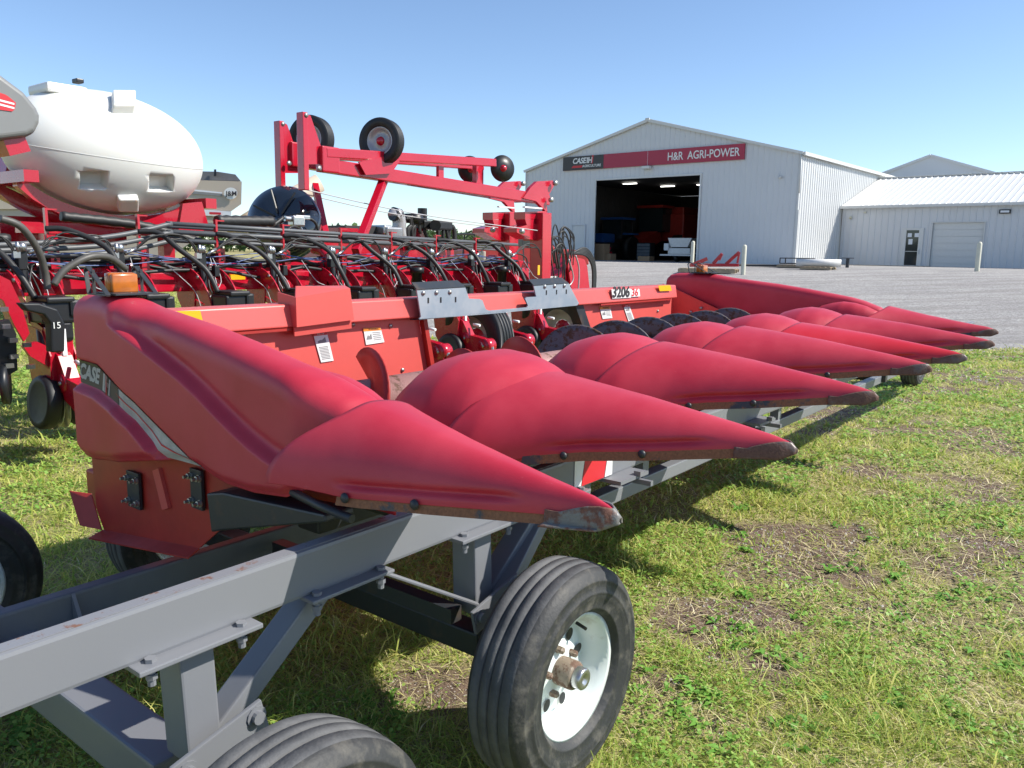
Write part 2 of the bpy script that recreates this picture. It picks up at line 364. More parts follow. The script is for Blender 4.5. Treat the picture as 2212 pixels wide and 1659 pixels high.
def terrain():
    xs = np.concatenate([np.linspace(-600, -40, 12)[:-1], np.linspace(-40, -9, 22)[:-1], np.linspace(-9, 12, 150)[:-1], np.linspace(12, 60, 50)[:-1], np.linspace(60, 900, 14)])
    ys = np.concatenate([np.linspace(-60, -2, 8)[:-1], np.linspace(-2, 16, 130)[:-1], np.linspace(16, 60, 70)[:-1], np.linspace(60, 1500, 16)])
    X, Y = np.meshgrid(xs, ys); Z = tz(X, Y); n = X.size; nx = len(xs)
    me = bpy.data.meshes.new('ground'); idx = np.arange(n).reshape(len(ys), nx)
    q = np.stack([idx[:-1, :-1], idx[:-1, 1:], idx[1:, 1:], idx[1:, :-1]], -1).reshape(-1, 4)
    me.from_pydata(np.stack([X, Y, Z], -1).reshape(-1, 3).tolist(), [], q.tolist()); me.update()
    for p in me.polygons: p.use_smooth = True
    at = me.attributes.new('bare', 'FLOAT', 'POINT'); at.data.foreach_set('value', bare(X, Y).reshape(-1).astype(np.float32))
    o = bpy.data.objects.new('ground', me); COL.objects.link(o); tag(o, kind='structure', label='flat grassy ground with bare brown patches under the machines')
    m, nt, b = nm('lawn_soil'); N = nt.nodes; L = nt.links; tc = N.new('ShaderNodeTexCoord')
    at = N.new('ShaderNodeAttribute'); at.attribute_name = 'bare'
    def noise(sc, det=6, ro=.6):
        n = N.new('ShaderNodeTexNoise'); n.inputs['Scale'].default_value = sc; n.inputs['Detail'].default_value = det; n.inputs['Roughness'].default_value = ro; L.new(tc.outputs['Object'], n.inputs['Vector']); return n
    def mix(f, a, c):
        x = N.new('ShaderNodeMixRGB')
        for i, v in ((0, f), (1, a), (2, c)):
            if isinstance(v, (tuple, float)): x.inputs[i].default_value = (*v, 1) if isinstance(v, tuple) else v
            else: L.new(v, x.inputs[i])
        return x.outputs[0]
    def mr(v, a, c, d=0, e=1): x = N.new('ShaderNodeMapRange'); x.inputs[1].default_value = a; x.inputs[2].default_value = c; x.inputs[3].default_value = d; x.inputs[4].default_value = e; L.new(v, x.inputs[0]); return x.outputs[0]
    n1 = noise(.8, 8); n2 = noise(22, 5, .7); n3 = noise(90, 4, .7)
    g = mix(mr(n1.outputs['Fac'], .35, .65), (.27, .28, .09), (.40, .36, .16))
    g = mix(mr(n2.outputs['Fac'], .45, .6), g, (.46, .38, .21))
    g = mix(mr(n3.outputs['Fac'], .52, .62), g, (.13, .10, .06))
    vor = N.new('ShaderNodeTexVoronoi'); vor.inputs['Scale'].default_value = 70; L.new(tc.outputs['Object'], vor.inputs['Vector'])
    dcol = mix(mr(n2.outputs['Fac'], .4, .62), (.23, .165, .12), (.12, .085, .065))
    peb = mix(mr(vor.outputs['Distance'], .18, .30, 1, 0), dcol, (.60, .56, .52))
    dirt = mix(mr(n3.outputs['Fac'], .47, .55), dcol, peb)
    out = mix(mr(at.outputs['Fac'], .25, .75), g, dirt); L.new(out, b.inputs['Base Color']); b.inputs['Roughness'].default_value = .95; b.inputs['Specular IOR Level'].default_value = .15
    bp = N.new('ShaderNodeBump'); bp.inputs['Strength'].default_value = .8; bp.inputs['Distance'].default_value = .02; L.new(n3.outputs['Fac'], bp.inputs['Height']); L.new(bp.outputs[0], b.inputs['Normal'])
    me.materials.append(m)
    # gravel yard
    xs = np.linspace(-12, 90, 160); ys = np.linspace(11, 80, 170); X, Y = np.meshgrid(xs, ys)
    E = edge_gravel(X, Y); Z = tz(X, Y) + np.where(E > 0, .012, -.12+.0*E); Z = tz(X, Y) + np.clip(.012+E*.08, -.06, .012)
    n = X.size; nx = len(xs); idx = np.arange(n).reshape(len(ys), nx); q = np.stack([idx[:-1, :-1], idx[:-1, 1:], idx[1:, 1:], idx[1:, :-1]], -1).reshape(-1, 4)
    keep = (E.reshape(-1)[q].max(1) > -.8); q = q[keep]
    used = np.unique(q); rm = -np.ones(n, int); rm[used] = np.arange(len(used)); P = np.stack([X, Y, Z], -1).reshape(-1, 3)[used]
    me2 = bpy.data.meshes.new('gravel_yard'); me2.from_pydata(P.tolist(), [], rm[q].tolist()); me2.update()
    for p in me2.polygons: p.use_smooth = True
    o2 = bpy.data.objects.new('gravel_yard', me2); COL.objects.link(o2); tag(o2, kind='structure', label='pale grey gravel yard in front of the shop')
    m, nt, b = nm('pale_gravel'); N = nt.nodes; L = nt.links; tc = N.new('ShaderNodeTexCoord')
    n1 = noise(.35, 7); n2 = noise(3, 6); n3 = noise(16, 6, .9)
    mp = N.new('ShaderNodeMapping'); mp.inputs['Rotation'].default_value = (0, 0, .7); mp.inputs['Scale'].default_value = (.25, 2.2, 1); L.new(tc.outputs['Object'], mp.inputs[0])
    tr = N.new('ShaderNodeTexNoise'); tr.inputs['Scale'].default_value = 1; tr.inputs['Detail'].default_value = 5; L.new(mp.outputs[0], tr.inputs['Vector'])
    g = mix(mr(n1.outputs['Fac'], .35, .65), (.46, .44, .42), (.63, .60, .565)); g = mix(mr(tr.outputs['Fac'], .45, .62, 0, .8), g, (.36, .335, .31))
    g = mix(mr(n2.outputs['Fac'], .4, .65, 0, .35), g, (.30, .285, .28)); g = mix(mr(n3.outputs['Fac'], .42, .56, 0, .85), g, (.21, .20, .19))
    L.new(g, b.inputs['Base Color']); b.inputs['Roughness'].default_value = .95; b.inputs['Specular IOR Level'].default_value = .2
    bp = N.new('ShaderNodeBump'); bp.inputs['Strength'].default_value = .9; bp.inputs['Distance'].default_value = .03; L.new(n3.outputs['Fac'], bp.inputs['Height']); L.new(bp.outputs[0], b.inputs['Normal'])
    me2.materials.append(m)
terrain()

def blade_mat(name, cols, trans=.45):
    m, nt, b = nm(name); N = nt.nodes; L = nt.links; g = N.new('ShaderNodeNewGeometry'); r = N.new('ShaderNodeValToRGB')
    r.color_ramp.elements[0].color = (*cols[0], 1); r.color_ramp.elements[1].color = (*cols[-1], 1)
    for i, c in enumerate(cols[1:-1]): e = r.color_ramp.elements.new((i+1)/(len(cols)-1)); e.color = (*c, 1)
    L.new(g.outputs['Random Per Island'], r.inputs[0]); L.new(r.outputs[0], b.inputs['Base Color']); b.inputs['Roughness'].default_value = .5; b.inputs['Specular IOR Level'].default_value = .3
    t = N.new('ShaderNodeBsdfTranslucent'); L.new(r.outputs[0], t.inputs['Color']); mx = N.new('ShaderNodeMixShader'); mx.inputs[0].default_value = trans
    L.new(b.outputs[0], mx.inputs[1]); L.new(t.outputs[0], mx.inputs[2]); L.new(mx.outputs[0], N['Material Output'].inputs[0]); return m
M['grass'] = blade_mat('grass_blades', [(0.234, 0.377, 0.065), (0.364, 0.494, 0.091), (0.52, 0.585, 0.13), (0.702, 0.65, 0.234), (0.312, 0.442, 0.091)])
M['clover'] = blade_mat('clover_leaves', [(0.188, 0.375, 0.062), (0.275, 0.463, 0.088), (0.388, 0.525, 0.125)], .35)
M['straw'] = blade_mat('dry_straw', [(0.67, 0.583, 0.324), (0.778, 0.68, 0.432), (0.594, 0.54, 0.259), (0.486, 0.454, 0.194)], .2)
M['weed'] = blade_mat('broad_weeds', [(0.121, 0.297, 0.041), (0.189, 0.392, 0.068), (0.135, 0.338, 0.054)], .3)
def sample(n, rmin, rmax, p, az=1.05):
    """random spots round the standing point, thinner with distance"""
    u = rng.random(n); e = 2-p; r = (rmin**e + u*(rmax**e-rmin**e))**(1/e); a = rng.uniform(-az, az, n); return r*np.sin(a), r*np.cos(a), r
def mesh_np(name, V, Fq, m, kind='stuff', label=None):
    me = bpy.data.meshes.new(name); nv = len(V); me.vertices.add(nv); me.vertices.foreach_set('co', V.astype(np.float32).reshape(-1))
    k = Fq.shape[1]; nf = len(Fq); me.loops.add(nf*k); me.loops.foreach_set('vertex_index', Fq.astype(np.int32).reshape(-1))
    me.polygons.add(nf); me.polygons.foreach_set('loop_start', np.arange(0, nf*k, k, dtype=np.int32))
    me.update(calc_edges=True); me.validate(); me.materials.append(M[m] if isinstance(m, str) else m); o = bpy.data.objects.new(name, me); COL.objects.link(o)
    if kind: tag(o, kind=kind, label=label)
    return o
def blades(name, x, y, h, w, lean, m, label, jitter=1):
    n = len(x); a = rng.uniform(0, 2*PI, n); dx = np.cos(a); dy = np.sin(a); b = rng.uniform(0, 2*PI, n); lx = np.cos(b)*lean*h; ly = np.sin(b)*lean*h; z = tz(x, y)-.004
    hh = h/np.sqrt(1+lean**2*.8); V = np.zeros((n, 5, 3))
    V[:, 0] = np.stack([x-dx*w, y-dy*w, z], -1); V[:, 1] = np.stack([x+dx*w, y+dy*w, z], -1)
    V[:, 2] = np.stack([x+dx*w*.8+lx*.35, y+dy*w*.8+ly*.35, z+hh*.62], -1); V[:, 3] = np.stack([x-dx*w*.8+lx*.35, y-dy*w*.8+ly*.35, z+hh*.62], -1)
    V[:, 4] = np.stack([x+lx, y+ly, z+hh], -1); i = np.arange(n)*5
    F = np.concatenate([np.stack([i, i+1, i+2], -1), np.stack([i, i+2, i+3], -1), np.stack([i+3, i+2, i+4], -1)])
    return mesh_np(name, V.reshape(-1, 3), F, m, label=label)
def grass():
    x, y, r = sample(760000, 1.2, 42, 1.42); e = edge_gravel(x, y); bb = bare(x, y); cl = fbm(x*2.3, y*2.3, 3, 21)
    keep = (e < -.1+rng.random(len(x))*.25) & (rng.random(len(x)) > bb*.93) & (rng.random(len(x)) < .35+cl*1.1); x, y, r, cl, bb = [q[keep] for q in (x, y, r, cl, bb)]
    n = len(x); h = rng.uniform(.02, .062, n)*(.35+cl*1.5)*(1-.4*bb); tall = rng.random(n) < .03*(1+3*(cl > .62)); h[tall] *= 1.9
    w = rng.uniform(.0014, .0034, n)*np.clip(r/2.6, 1, 9)**.85
    blades('lawn_grass', x, y, h, w, rng.uniform(.4, 2.3, n), 'grass', 'short yellow green grass growing all over the lot')
    # dry lying straw
    x, y, r = sample(300000, 1.2, 26, 1.35); e = edge_gravel(x, y); bb = bare(x, y); right = np.clip((x*.9+2.4-.22*y)/2.5, .25, 1)
    keep = (e < 0) & (rng.random(len(x)) < right*(.40+.45*(fbm(x*1.7, y*1.7, 3, 31) > .5))*(1-.35*np.clip(bb*1.3, 0, 1))); x, y, r = [q[keep] for q in (x, y, r)]; n = len(x)
    blades('dry_straw', x, y, rng.uniform(.02, .075, n), rng.uniform(.0010, .0022, n)*np.clip(r/2.6, 1, 8)**.85, rng.uniform(.9, 4, n), 'straw', 'dry straw coloured dead grass lying between the green')
    # clover: small flat leaves
    x, y, r = sample(330000, 1.2, 24, 1.4); cl = fbm(x*1.6+9, y*1.6, 4, 41); e = edge_gravel(x, y)
    keep = (e < -.1) & (cl > .51) & (rng.random(len(x)) > bare(x, y)); x, y, r, cl = [q[keep] for q in (x, y, r, cl)]; n = len(x)
    s = rng.uniform(.0045, .009, n)*np.clip(r/3.2, 1, 4)**.75; a = rng.uniform(0, 2*PI, n); tx = rng.normal(0, .3, n); ty = rng.normal(0, .3, n); z = tz(x, y)+rng.uniform(.006, .04, n)
    V = np.zeros((n, 5, 3))
    for k in range(5):
        ca = np.cos(a+k*2*PI/5)*s; sa = np.sin(a+k*2*PI/5)*s; V[:, k] = np.stack([x+ca, y+sa, z+ca*tx+sa*ty], -1)
    mesh_np('clover', V.reshape(-1, 3), np.arange(n*5).reshape(n, 5), 'clover', label='small round clover leaves spread through the grass')
    # broad leaved weeds in rosettes
    Vs = []; Fs = []; base = 0
    spots = [on_z(px, py, 0) for px, py in [(90, 1560), (130, 1590), (60, 1600), (160, 1540), (1550, 1150), (1600, 1190), (1330, 1330), (1740, 1010), (1480, 1500), (1560, 1590), (1900, 1230), (2140, 1140), (2090, 1290), (1850, 1150), (1960, 1340), (1700, 1420), (1560, 1380), (2170, 1440), (900, 1360), (850, 1520), (420, 1260), (640, 1330), (240, 1150), (1730, 1600), (2010, 1560), (1620, 1290), (1800, 1500), (1470, 1500), (1440, 1530), (1590, 1360), (1760, 1320), (1800, 1220), (1930, 1260), (2130, 1420), (1580, 1100), (1720, 1040), (2050, 1100), (1880, 1480), (1690, 1560), (2080, 1560), (1500, 1250), (100, 1500), (30, 1560)]]
    for c in spots:
        for q in range(rng.integers(3, 7)):
            ox, oy = rng.normal(0, .07, 2)
            for k in range(rng.integers(5, 9)):
                a = rng.uniform(0, 2*PI); ln = rng.uniform(.02, .06); w = ln*.22; el = rng.uniform(.1, .8); d = Vector((math.cos(a), math.sin(a), 0)); s = Vector((-d.y, d.x, 0)); b0 = Vector((c.x+ox, c.y+oy, tzf(c.x+ox, c.y+oy)))
                pts = [b0, b0+d*ln*.5*math.cos(el)+Vector((0, 0, ln*.5*math.sin(el)+.012)) + s*w, b0+d*ln*math.cos(el*.6)+Vector((0, 0, ln*math.sin(el*.6))), b0+d*ln*.5*math.cos(el)+Vector((0, 0, ln*.5*math.sin(el)+.012)) - s*w]
                Vs += [tuple(p) for p in pts]; Fs.append([base, base+1, base+2, base+3]); base += 4
    mesh_np('broad_weeds', np.array(Vs), np.array(Fs), 'weed', label='broad leaved green weeds in low tufts')
    # loose stones on bare spots and along the gravel
    x, y, r = sample(160000, 1.5, 24, 1.0); e = edge_gravel(x, y); bb = bare(x, y); keep = ((bb > .45) & (fbm(x*4, y*4, 2, 77) > .55) & (rng.random(len(x)) < .55) & (e < 0)) | (np.abs(e) < .5); x, y, r = [q[keep] for q in (x, y, r)]; n = len(x)
    s = rng.uniform(.003, .010, n)*np.clip(r/6, 1, 2.2); z = tz(x, y)+.004; V = np.zeros((n, 5, 3)); a = rng.uniform(0, 2*PI, n)
    for k in range(4):
        V[:, k] = np.stack([x+np.cos(a+k*PI/2)*s*rng.uniform(.6, 1.2, n), y+np.sin(a+k*PI/2)*s*rng.uniform(.6, 1.2, n), z-.004], -1)
    V[:, 4] = np.stack([x, y, z+s*.6], -1); i = np.arange(n)*5
    mesh_np('loose_stones', V.reshape(-1, 3), np.concatenate([np.stack([i+k, i+(k+1) % 4, i+4], -1) for k in range(4)]), mat('stone_chips', (.44, .41, .38), .9, var=.4, scale=40), label='pale loose stone chips on bare soil')
grass()

# ================================================================== CORN HEADER
header = root('corn_header', HF, (-1.2, 2.742, 0), 'red six row corn harvester head with faded pointed snouts resting on the grey cart', 'corn head')
HO = (-1.2, 2.742, 0)
WT = [(0, .010), (.03, .022), (.06, .033), (.13, .054), (.28, .100), (.42, .146), (.6, .206), (.75, .266), (.85, .318), (.95, .372), (1.1, .41), (1.25, .42)]
RT = [(0, 1.068), (.02, 1.078), (.06, 1.088), (.17, 1.106), (.5, 1.152), (.8, 1.183), (.93, 1.194), (1.1, 1.196), (1.25, 1.2)]
RT_END = [(0, 1.066), (.02, 1.075), (.06, 1.088), (.19, 1.106), (.47, 1.152), (.74, 1.205), (.87, 1.225), (1.05, 1.235)]
BZT = [(0, 1.045), (.15, 1.036), (.42, .998), (.6, .978), (.78, .948), (.95, .915), (1.1, .88)]
BZE = [(0, 1.043), (.15, 1.036), (.45, 1.008), (.65, .992), (.72, .990), (.85, 1.0), (.93, 1.0), (1.0, 1.02), (1.2, 1.02)]
ENDF = [False]
def bz(d): return interp(d, BZE if ENDF[0] else BZT)
def cone_pt(d, th, wl, wr, RTt, k=1., off=0.0, bofs=0):
    """d distance behind tip, th 0..pi from left(-y) edge over the ridge to right"""
    w = interp(d, WT); c = math.cos(th); s = math.sin(th)
    y = -c*w*(wl if c > 0 else wr); r = interp(d, RTt); b = bz(d)+bofs
    y = math.copysign(abs(y/(w+1e-9))**1.0, y)*w if w > 0 else y
    z = b + (r-b)*(s**.96)
    # moulded groove above the lower edge
    h = (z-b)
    g = math.exp(-((h-.032)/.009)**2)*sst(.20, .30, d)*(1-sst(.66, .74, d))*.013
    y -= math.copysign(g, y)
    n = Vector((0, -c, s*.8+.01)).normalized()
    return Vector((-d, y, z)) + n*off
def snout(k, y0, wl=1, wr=1, end=False, m='plastic', capm='cap', tipx=0.0, dz=0.0, label=None):
    ENDF[0] = end; T = RT_END if end else RT; mb = MB(); rows = []; nth = 84
    def L(th): return (.93 if not end else .76) + (.15 if not end else .165)*abs(math.cos(th))**(2.2 if not end else 3.2)
    for i in range(64):
        u = (i/63)**1.15; row = []
        for j in range(nth+1):
            uu = j/nth; th = PI*(uu-.125*math.sin(2*PI*uu)); row.append(cone_pt(u*L(th), th, wl, wr, T) + Vector((tipx, y0, dz)))
        rows.append(row)
    mb.grid(rows)
    # turned-in lip at the rear seam
    last = rows[-1]; mb.grid([last, [p + (Vector((p.x-.012, y0, .98))-p)*.05 for p in last]])
    cone = mb.build('snout', m, header, HO, weld=True, label=label)
    so = cone.modifiers.new('s', 'SOLIDIFY'); so.thickness = .006; so.offset = -1
    # steel wear strip along both lower edges
    mb = MB()
    for sd in (0, 1):
        rows = []
        for i in range(30):
            d = .12 + (.67 if not end else .60)*i/29; hgt = .034
            b = bz(d); w = interp(d, WT)*(wr if sd else wl); s = 1 if sd else -1
            rows.append([Vector((-d+tipx, y0+s*(w+.006-.012*t - .002*(1-t)), dz+b-.022+hgt*t)) for t in (0, .5, 1)])
        V = mb.grid(rows, False)
    st = mb.build('wear_strip', 'strip', cone, HO); q = st.modifiers.new('s', 'SOLIDIFY'); q.thickness = .004
    mb = MB()
    for sd in (-1, 1):
        for d in ((.42, .66) if not end else (.49, .69)):
            w = interp(d, WT)*(wr if sd > 0 else wl); c = Vector((-d+tipx, y0+sd*(w+.004), dz+bz(d)+.0))
            mb.lathe([(0, .0135), (.004, .013), (.008, .009), (.010, 0)], c, (0, sd, 0), 12)
    mb.build('bolt', 'dksteel', cone, HO)
    # worn nose cap: wraps the point, long flaps along the sides
    mb = MB(); rows = []
    for i in range(20):
        d = -.010 + .165*i/19
        dd = max(d, .004); w = max(.004, interp(max(d, 0), WT)*1.03+.005); 
        if d < .03: w *= math.sqrt(max(.04, (d+.011)/.041))
        bt = bz(max(d, 0))-.020 + (.018*(1-(d+.01)/.04) if d < .03 else 0)
        tp = interp(max(d, 0), T)+.006 - (.02*(1-(d+.01)/.04)**2 if d < .03 else 0)
        cut = PI/2 if d < .012 else math.asin(max(.36, .92-.56*min(1, (d-.012)/.11))**1.087) 
        row = []
        for j in range(9):
            th = cut*j/8; row.append((th, w, bt, tp, d))
        rows.append(row)
    for s in (-1, 1):
        mb.grid([[Vector((-d+tipx, y0+s*w*math.cos(th)**.9*(wr if (s > 0 and d > .03) else (wl if d > .03 else 1)), dz+bt+(tp-bt)*math.sin(th)**.92)) for th, w, bt, tp, d in r] for r in rows])
    mb.grid([[Vector((-r[0][4]+tipx, y0+s*r[0][1], dz+r[0][2]-.001)) for s in (-1, 0, 1)] for r in rows])
    cp = mb.build('nose_cap', capm, cone, HO, weld=True); q = cp.modifiers.new('s', 'SOLIDIFY'); q.thickness = .005; q.offset = 1
    return cone
SY = .914
snout(0, 0, .62, 1.0, True, capm='capnear', tipx=-.032, dz=.014)
snout(1, SY, tipx=.028)
snout(2, 2*SY, tipx=.024, dz=.035)
snout(3, 3*SY, tipx=.034, dz=.05)
snout(4, 4*SY, m='plastic_new', tipx=.040, dz=.015, label='newer brighter red snout')
snout(5, 5*SY, tipx=.052, dz=.02)
snout(6, 6*SY, 1.0, .62, True, tipx=-.045, dz=.03)
# hoods behind the snouts
HR = [(-.80, 1.10), (-.86, 1.185), (-.95, 1.222), (-1.04, 1.245), (-1.13, 1.252), (-1.22, 1.236), (-1.30, 1.210), (-1.38, 1.145), (-1.44, 1.06), (-1.49, .96), (-1.51, .86)]
def hood(y0, w0=.30, dz=0, name='hood', m='plastic', sc=1., bb=.84):
    mb = MB(); rows = []
    for i in range(44):
        x = -.80 - .71*i/43; r = .98+(interp(-x, [(-a, b) for a, b in HR])-.98)*sc + dz; b = bb; w = w0*interp(-x, [(.8, .60), (.9, .80), (1.0, .95), (1.15, 1.03), (1.3, .98), (1.42, .88), (1.51, .70)])
        rows.append([Vector((x, y0 + math.copysign(abs(math.cos(PI*j/40))**.85, -math.cos(PI*j/40))*w, b+(r-b)*math.sin(PI*j/40)**.72)) for j in range(41)])
    mb.grid(rows); mb.face(rows[-1])
    return mb.build(name, m, header, HO, weld=True)
for k in range(1, 6): hood(k*SY, .37)
hood(.085, .15, .008, bb=.99); hood(6*SY-.085, .15, .008, bb=.99)
# rounded low cover that bridges the rows behind the hoods, and row unit tops between the snouts
mb = MB(); rows = []
for i in range(60):
    y = .10 + (5.38-.10)*i/59
    rows.append([Vector((-1.36-.10*math.cos(t), y, .93+.105*math.sin(t))) for t in [PI*j/10 for j in range(11)]])
mb.grid(rows); mb.build('deck_cover', 'plastic', header, HO)
mb = MB()
for k in range(6):
    y = (k+.5)*SY
    for s in (-1, 1): mb.box((-1.12, y+s*.11, .80), (.56, .10, .07), bev=.008)
    mb.box((-1.40, y, .76), (.12, .42, .22), bev=.01)
mb.build('stalk_roll_deck', 'dksteel', header, HO)
# trough floor, rear wall, beam
mb = MB(); rows = []
for y in (.0, 5.484):
    rows.append([Vector((-1.42, y, .86)), Vector((-1.5, y, .74)), Vector((-1.75, y, .66)), Vector((-2.05, y, .68)), Vector((-2.25, y, .78))])
mb.grid(rows); mb.build('auger_trough', 'steelred_dk', header, HO)
BX = -2.40
def wallpanel(poly, th=-.006, name='rear_panel', m='steelred'):
    mb = MB(); mb.prism([(p[0], p[1], p[2]) for p in poly], (th, 0, 0)); return mb.build(name, m, header, HO)
def HU(px, py, c=BX): return HF.U(px, py, c)
for poly in ([(BX, .03, 1.27), (BX, 1.80, 1.27), (BX, 1.93, .70), (BX, .03, .70)], [(BX, 3.42, 1.27), (BX, 4.87, 1.27), (BX, 4.87, .70), (BX, 3.68, .70)]):
    wallpanel(poly)
mb = MB(); mb.prism([(BX+.001, 1.80, 1.27), (BX+.001, 1.83, 1.27), (BX+.001, 1.96, .70), (BX+.001, 1.93, .70)], (.035, 0, 0)); mb.build('opening_flange', 'steelred_dk', header, HO)
mb = MB(); mb.prism([HU(1243, 662, BX+.02), HU(1258, 655, BX+.02), HU(1277, 712, BX+.02), HU(1262, 716, BX+.02)], (-.08, 0, 0)); mb.build('opening_flange', 'dksteel', header, HO)
# header frame seen through the opening: lower cross tube
mb = MB(); mb.box((BX-.12, 2.74, .62), (.16, 5.4, .16), bev=.01); mb.build('lower_frame_tube', 'steelred_dk', header, HO)
mb = MB()
mb.prism([(BX+.055, .03, 1.252), (BX+.055, 4.87, 1.252), (BX+.035, 4.87, 1.36), (BX+.035, .03, 1.36)], (-.13, 0, 0)); b = mb.build('top_beam', 'steelred', header, HO)
bv = b.modifiers.new('b', 'BEVEL'); bv.width = .01; bv.segments = 3
mb = MB(); mb.box((BX+.045, .75, 1.243), (.01, 1.0, .012)); mb.box((BX+.045, 4.2, 1.243), (.01, 1.1, .012)); mb.build('beam_lip', 'steelred_dk', header, HO)
# raised cap over the beam
c1 = BX+.09
P = [HU(639, 643, c1), HU(756, 623, c1), HU(764.5, 691, c1), HU(641, 707, c1)]
mb = MB(); mb.prism(P, (-.01, 0, 0)); mb.prism([P[0], P[1], HU(745, 617, c1-.10), HU(640, 618, c1-.10)], (-.008, 0, 0)); mb.prism([P[3]+Vector((-.02, 0, 0)), P[2]+Vector((-.02, 0, 0)), P[2]+Vector((-.025, .005, -.045)), P[3]+Vector((-.025, .005, -.045))], (-.008, 0, 0))
mb.prism([P[0]+Vector((-.001, .002, 0)), P[3]+Vector((-.001, .002, 0)), P[3]+Vector((-.14, .0, 0)), P[0]+Vector((-.14, 0, 0.02))], (0, .006, 0))
mb.build('beam_cap', 'steelred', header, HO)
# latch plate over the opening
cp_ = BX+.10
PP = [(900, 625), (1004, 619), (1013, 645), (1036, 646), (1042, 649), (1049, 668), (1056, 671), (1138, 664), (1140, 660), (1134, 646), (1137, 642), (1158, 641), (1152, 616), (1227, 611), (1250, 655), (1246, 660), (1060, 678), (905, 690), (909, 684)]
mb = MB(); mb.prism([HU(a, b, cp_) for a, b in PP], (-.008, 0, 0))
pl = mb.build('latch_plate', 'plate', header, HO)
mb = MB()
for a, b in (((900, 625), (1004, 619)), ((1152, 616), (1227, 611))):
    p = HU(*a, cp_); q = HU(*b, cp_); mb.prism([p+Vector((.0005, 0, 0)), q+Vector((.0005, 0, 0)), q+Vector((-.05, -.01, .035)), p+Vector((-.05, .01, .035))], (0, 0, -.006))
mb.build('bent_lip', 'dksteel', pl, HO)
mb = MB()
for a in ((913.5, 633), (942, 632), (971, 631), (1176, 619), (1197, 618), (1218, 617), (914, 667) if 0 else (1218, 617.5)):
    p = HU(*a, cp_); mb.lathe([(0, .014), (.006, .013), (.01, .006), (.011, 0)], p, (1, 0, 0), 12)
mb.build('bolt', 'bolt', pl, HO)
mb = MB()
for a in ((925, 649), (952, 648), (984, 647), (1180, 632), (1202, 631), (1223, 630)):
    p = HU(*a, cp_+.0015); mb.box(p, (.002, .01, .03))
mb.build('slot', 'black', pl, HO)
# underside lip
mb = MB(); mb.prism([HU(905, 689, cp_), HU(1250, 656, cp_), HU(1250, 656, cp_)+Vector((-.07, 0, -.004)), HU(905, 689, cp_)+Vector((-.07, 0, -.004))], (0, 0, -.006)); mb.build('folded_edge', 'dksteel', pl, HO)
# screws on the rear wall
mb = MB()
for a in ((526, 722), (646, 711), (762, 701), (843, 704), (869, 799), (1420, 672), (1340, 655)):
    p = HU(*a, BX+.002); mb.lathe([(0, .012), (.006, .011), (.008, 0)], p, (1, 0, 0), 10)
mb.build('rivet', 'bolt', header, HO)
# decals
def quad(name, m, pts, c, parent=header, d=.002): 
    mb = MB(); mb.prism([HU(a, b, c) for a, b in pts], (d, 0, 0)); return mb.build(name, m, parent, HO)
def warn(cor, top, title, col):
    """cor: 4 image corners tl,tr,br,bl on the rear wall"""
    c = BX+.004; dd = quad('warning_decal', 'white_dec', cor, c)
    L2 = lambda a, b, t: (a[0]+(b[0]-a[0])*t, a[1]+(b[1]-a[1])*t)
    tl, tr, br, bl = cor
    quad('title_band', col, [tl, tr, L2(tr, br, top), L2(tl, bl, top)], c+.002, dd, .001)
    o = HU(*L2(L2(tl, bl, top*.8), L2(tr, br, top*.8), .28), c+.0035); e = HU(*L2(tr, br, top*.8), c+.0035); w = (e-o).length
    put_text('title', title, w*.17, 'dark_dec' if col == 'orange_dec' else 'white_dec', dd, o-Vector(HO), e-o, (0, 0, 1), extr=.0003)
    mb = MB()
    for k in range(5 if col == 'orange_dec' else 9):
        t = top+.12+k*(.76-top)/ (5 if col == 'orange_dec' else 9)
        if col == 'orange_dec': a, b = L2(L2(tl, bl, t), L2(tr, br, t), .48), L2(L2(tl, bl, t), L2(tr, br, t), .92)
        else:
            t = .50+k*.05; a, b = L2(L2(tl, bl, t), L2(tr, br, t), .16), L2(L2(tl, bl, t), L2(tr, br, t), .84)
        p = HU(*a, c+.0025); q = HU(*b, c+.0025); mb.beam(p, q, .0015, .0035)
    u0, u1, v0, v1 = (.1, .4, top+.15, .7) if col == 'orange_dec' else (.2, .8, .18, .36)
    g = lambda u, v: HU(*L2(L2(tl, bl, v), L2(tr, br, v), u), c+.0025)
    mb.prism([g(u0, v1), g(u0, v1-.06), g(u0+(u1-u0)*.35, v0+.08), g(u0+(u1-u0)*.55, (v0+v1)/2), g(u1, v0), g(u1, v1)], (.001, 0, 0))
    mb.build('pictogram', 'grey_dec', dd, HO)
warn([(784, 709), (821, 707), (829.5, 739), (790, 745)], .2, 'WARNING', 'orange_dec')
warn([(675, 719), (705, 716), (720, 779), (693, 783)], .11, 'DANGER', 'red_dec')
warn([(1294, 663), (1317, 662), (1322, 687), (1301, 689)], .22, 'WARNING', 'orange_dec')
warn([(1345, 659), (1358, 658), (1370, 692), (1357, 695)], .13, 'DANGER', 'red_dec')
bxf = BX+.056
quad('yellow_reflector', 'yellow', [(380, 672), (432, 671), (437, 692), (425, 692)], bxf+.003)
quad('yellow_reflector', 'yellow', [(1421, 617), (1447, 616), (1450, 628), (1424, 629)], bxf+.003)
o = HU(1321, 642.5, bxf+.004); e = HU(1360, 641, bxf+.004); w = (e-o).length
np_ = quad('number_backing', 'white_dec', [(1320, 625), (1361, 623.5), (1362, 643), (1322, 645)], bxf+.0025)
put_text('model_number', '3206', .108, 'dark_dec', np_, o-Vector(HO)+Vector((.003, .008, .002)), e-o, (0, 0, 1), fit=w*.94, extr=.0008, bold=.0035)
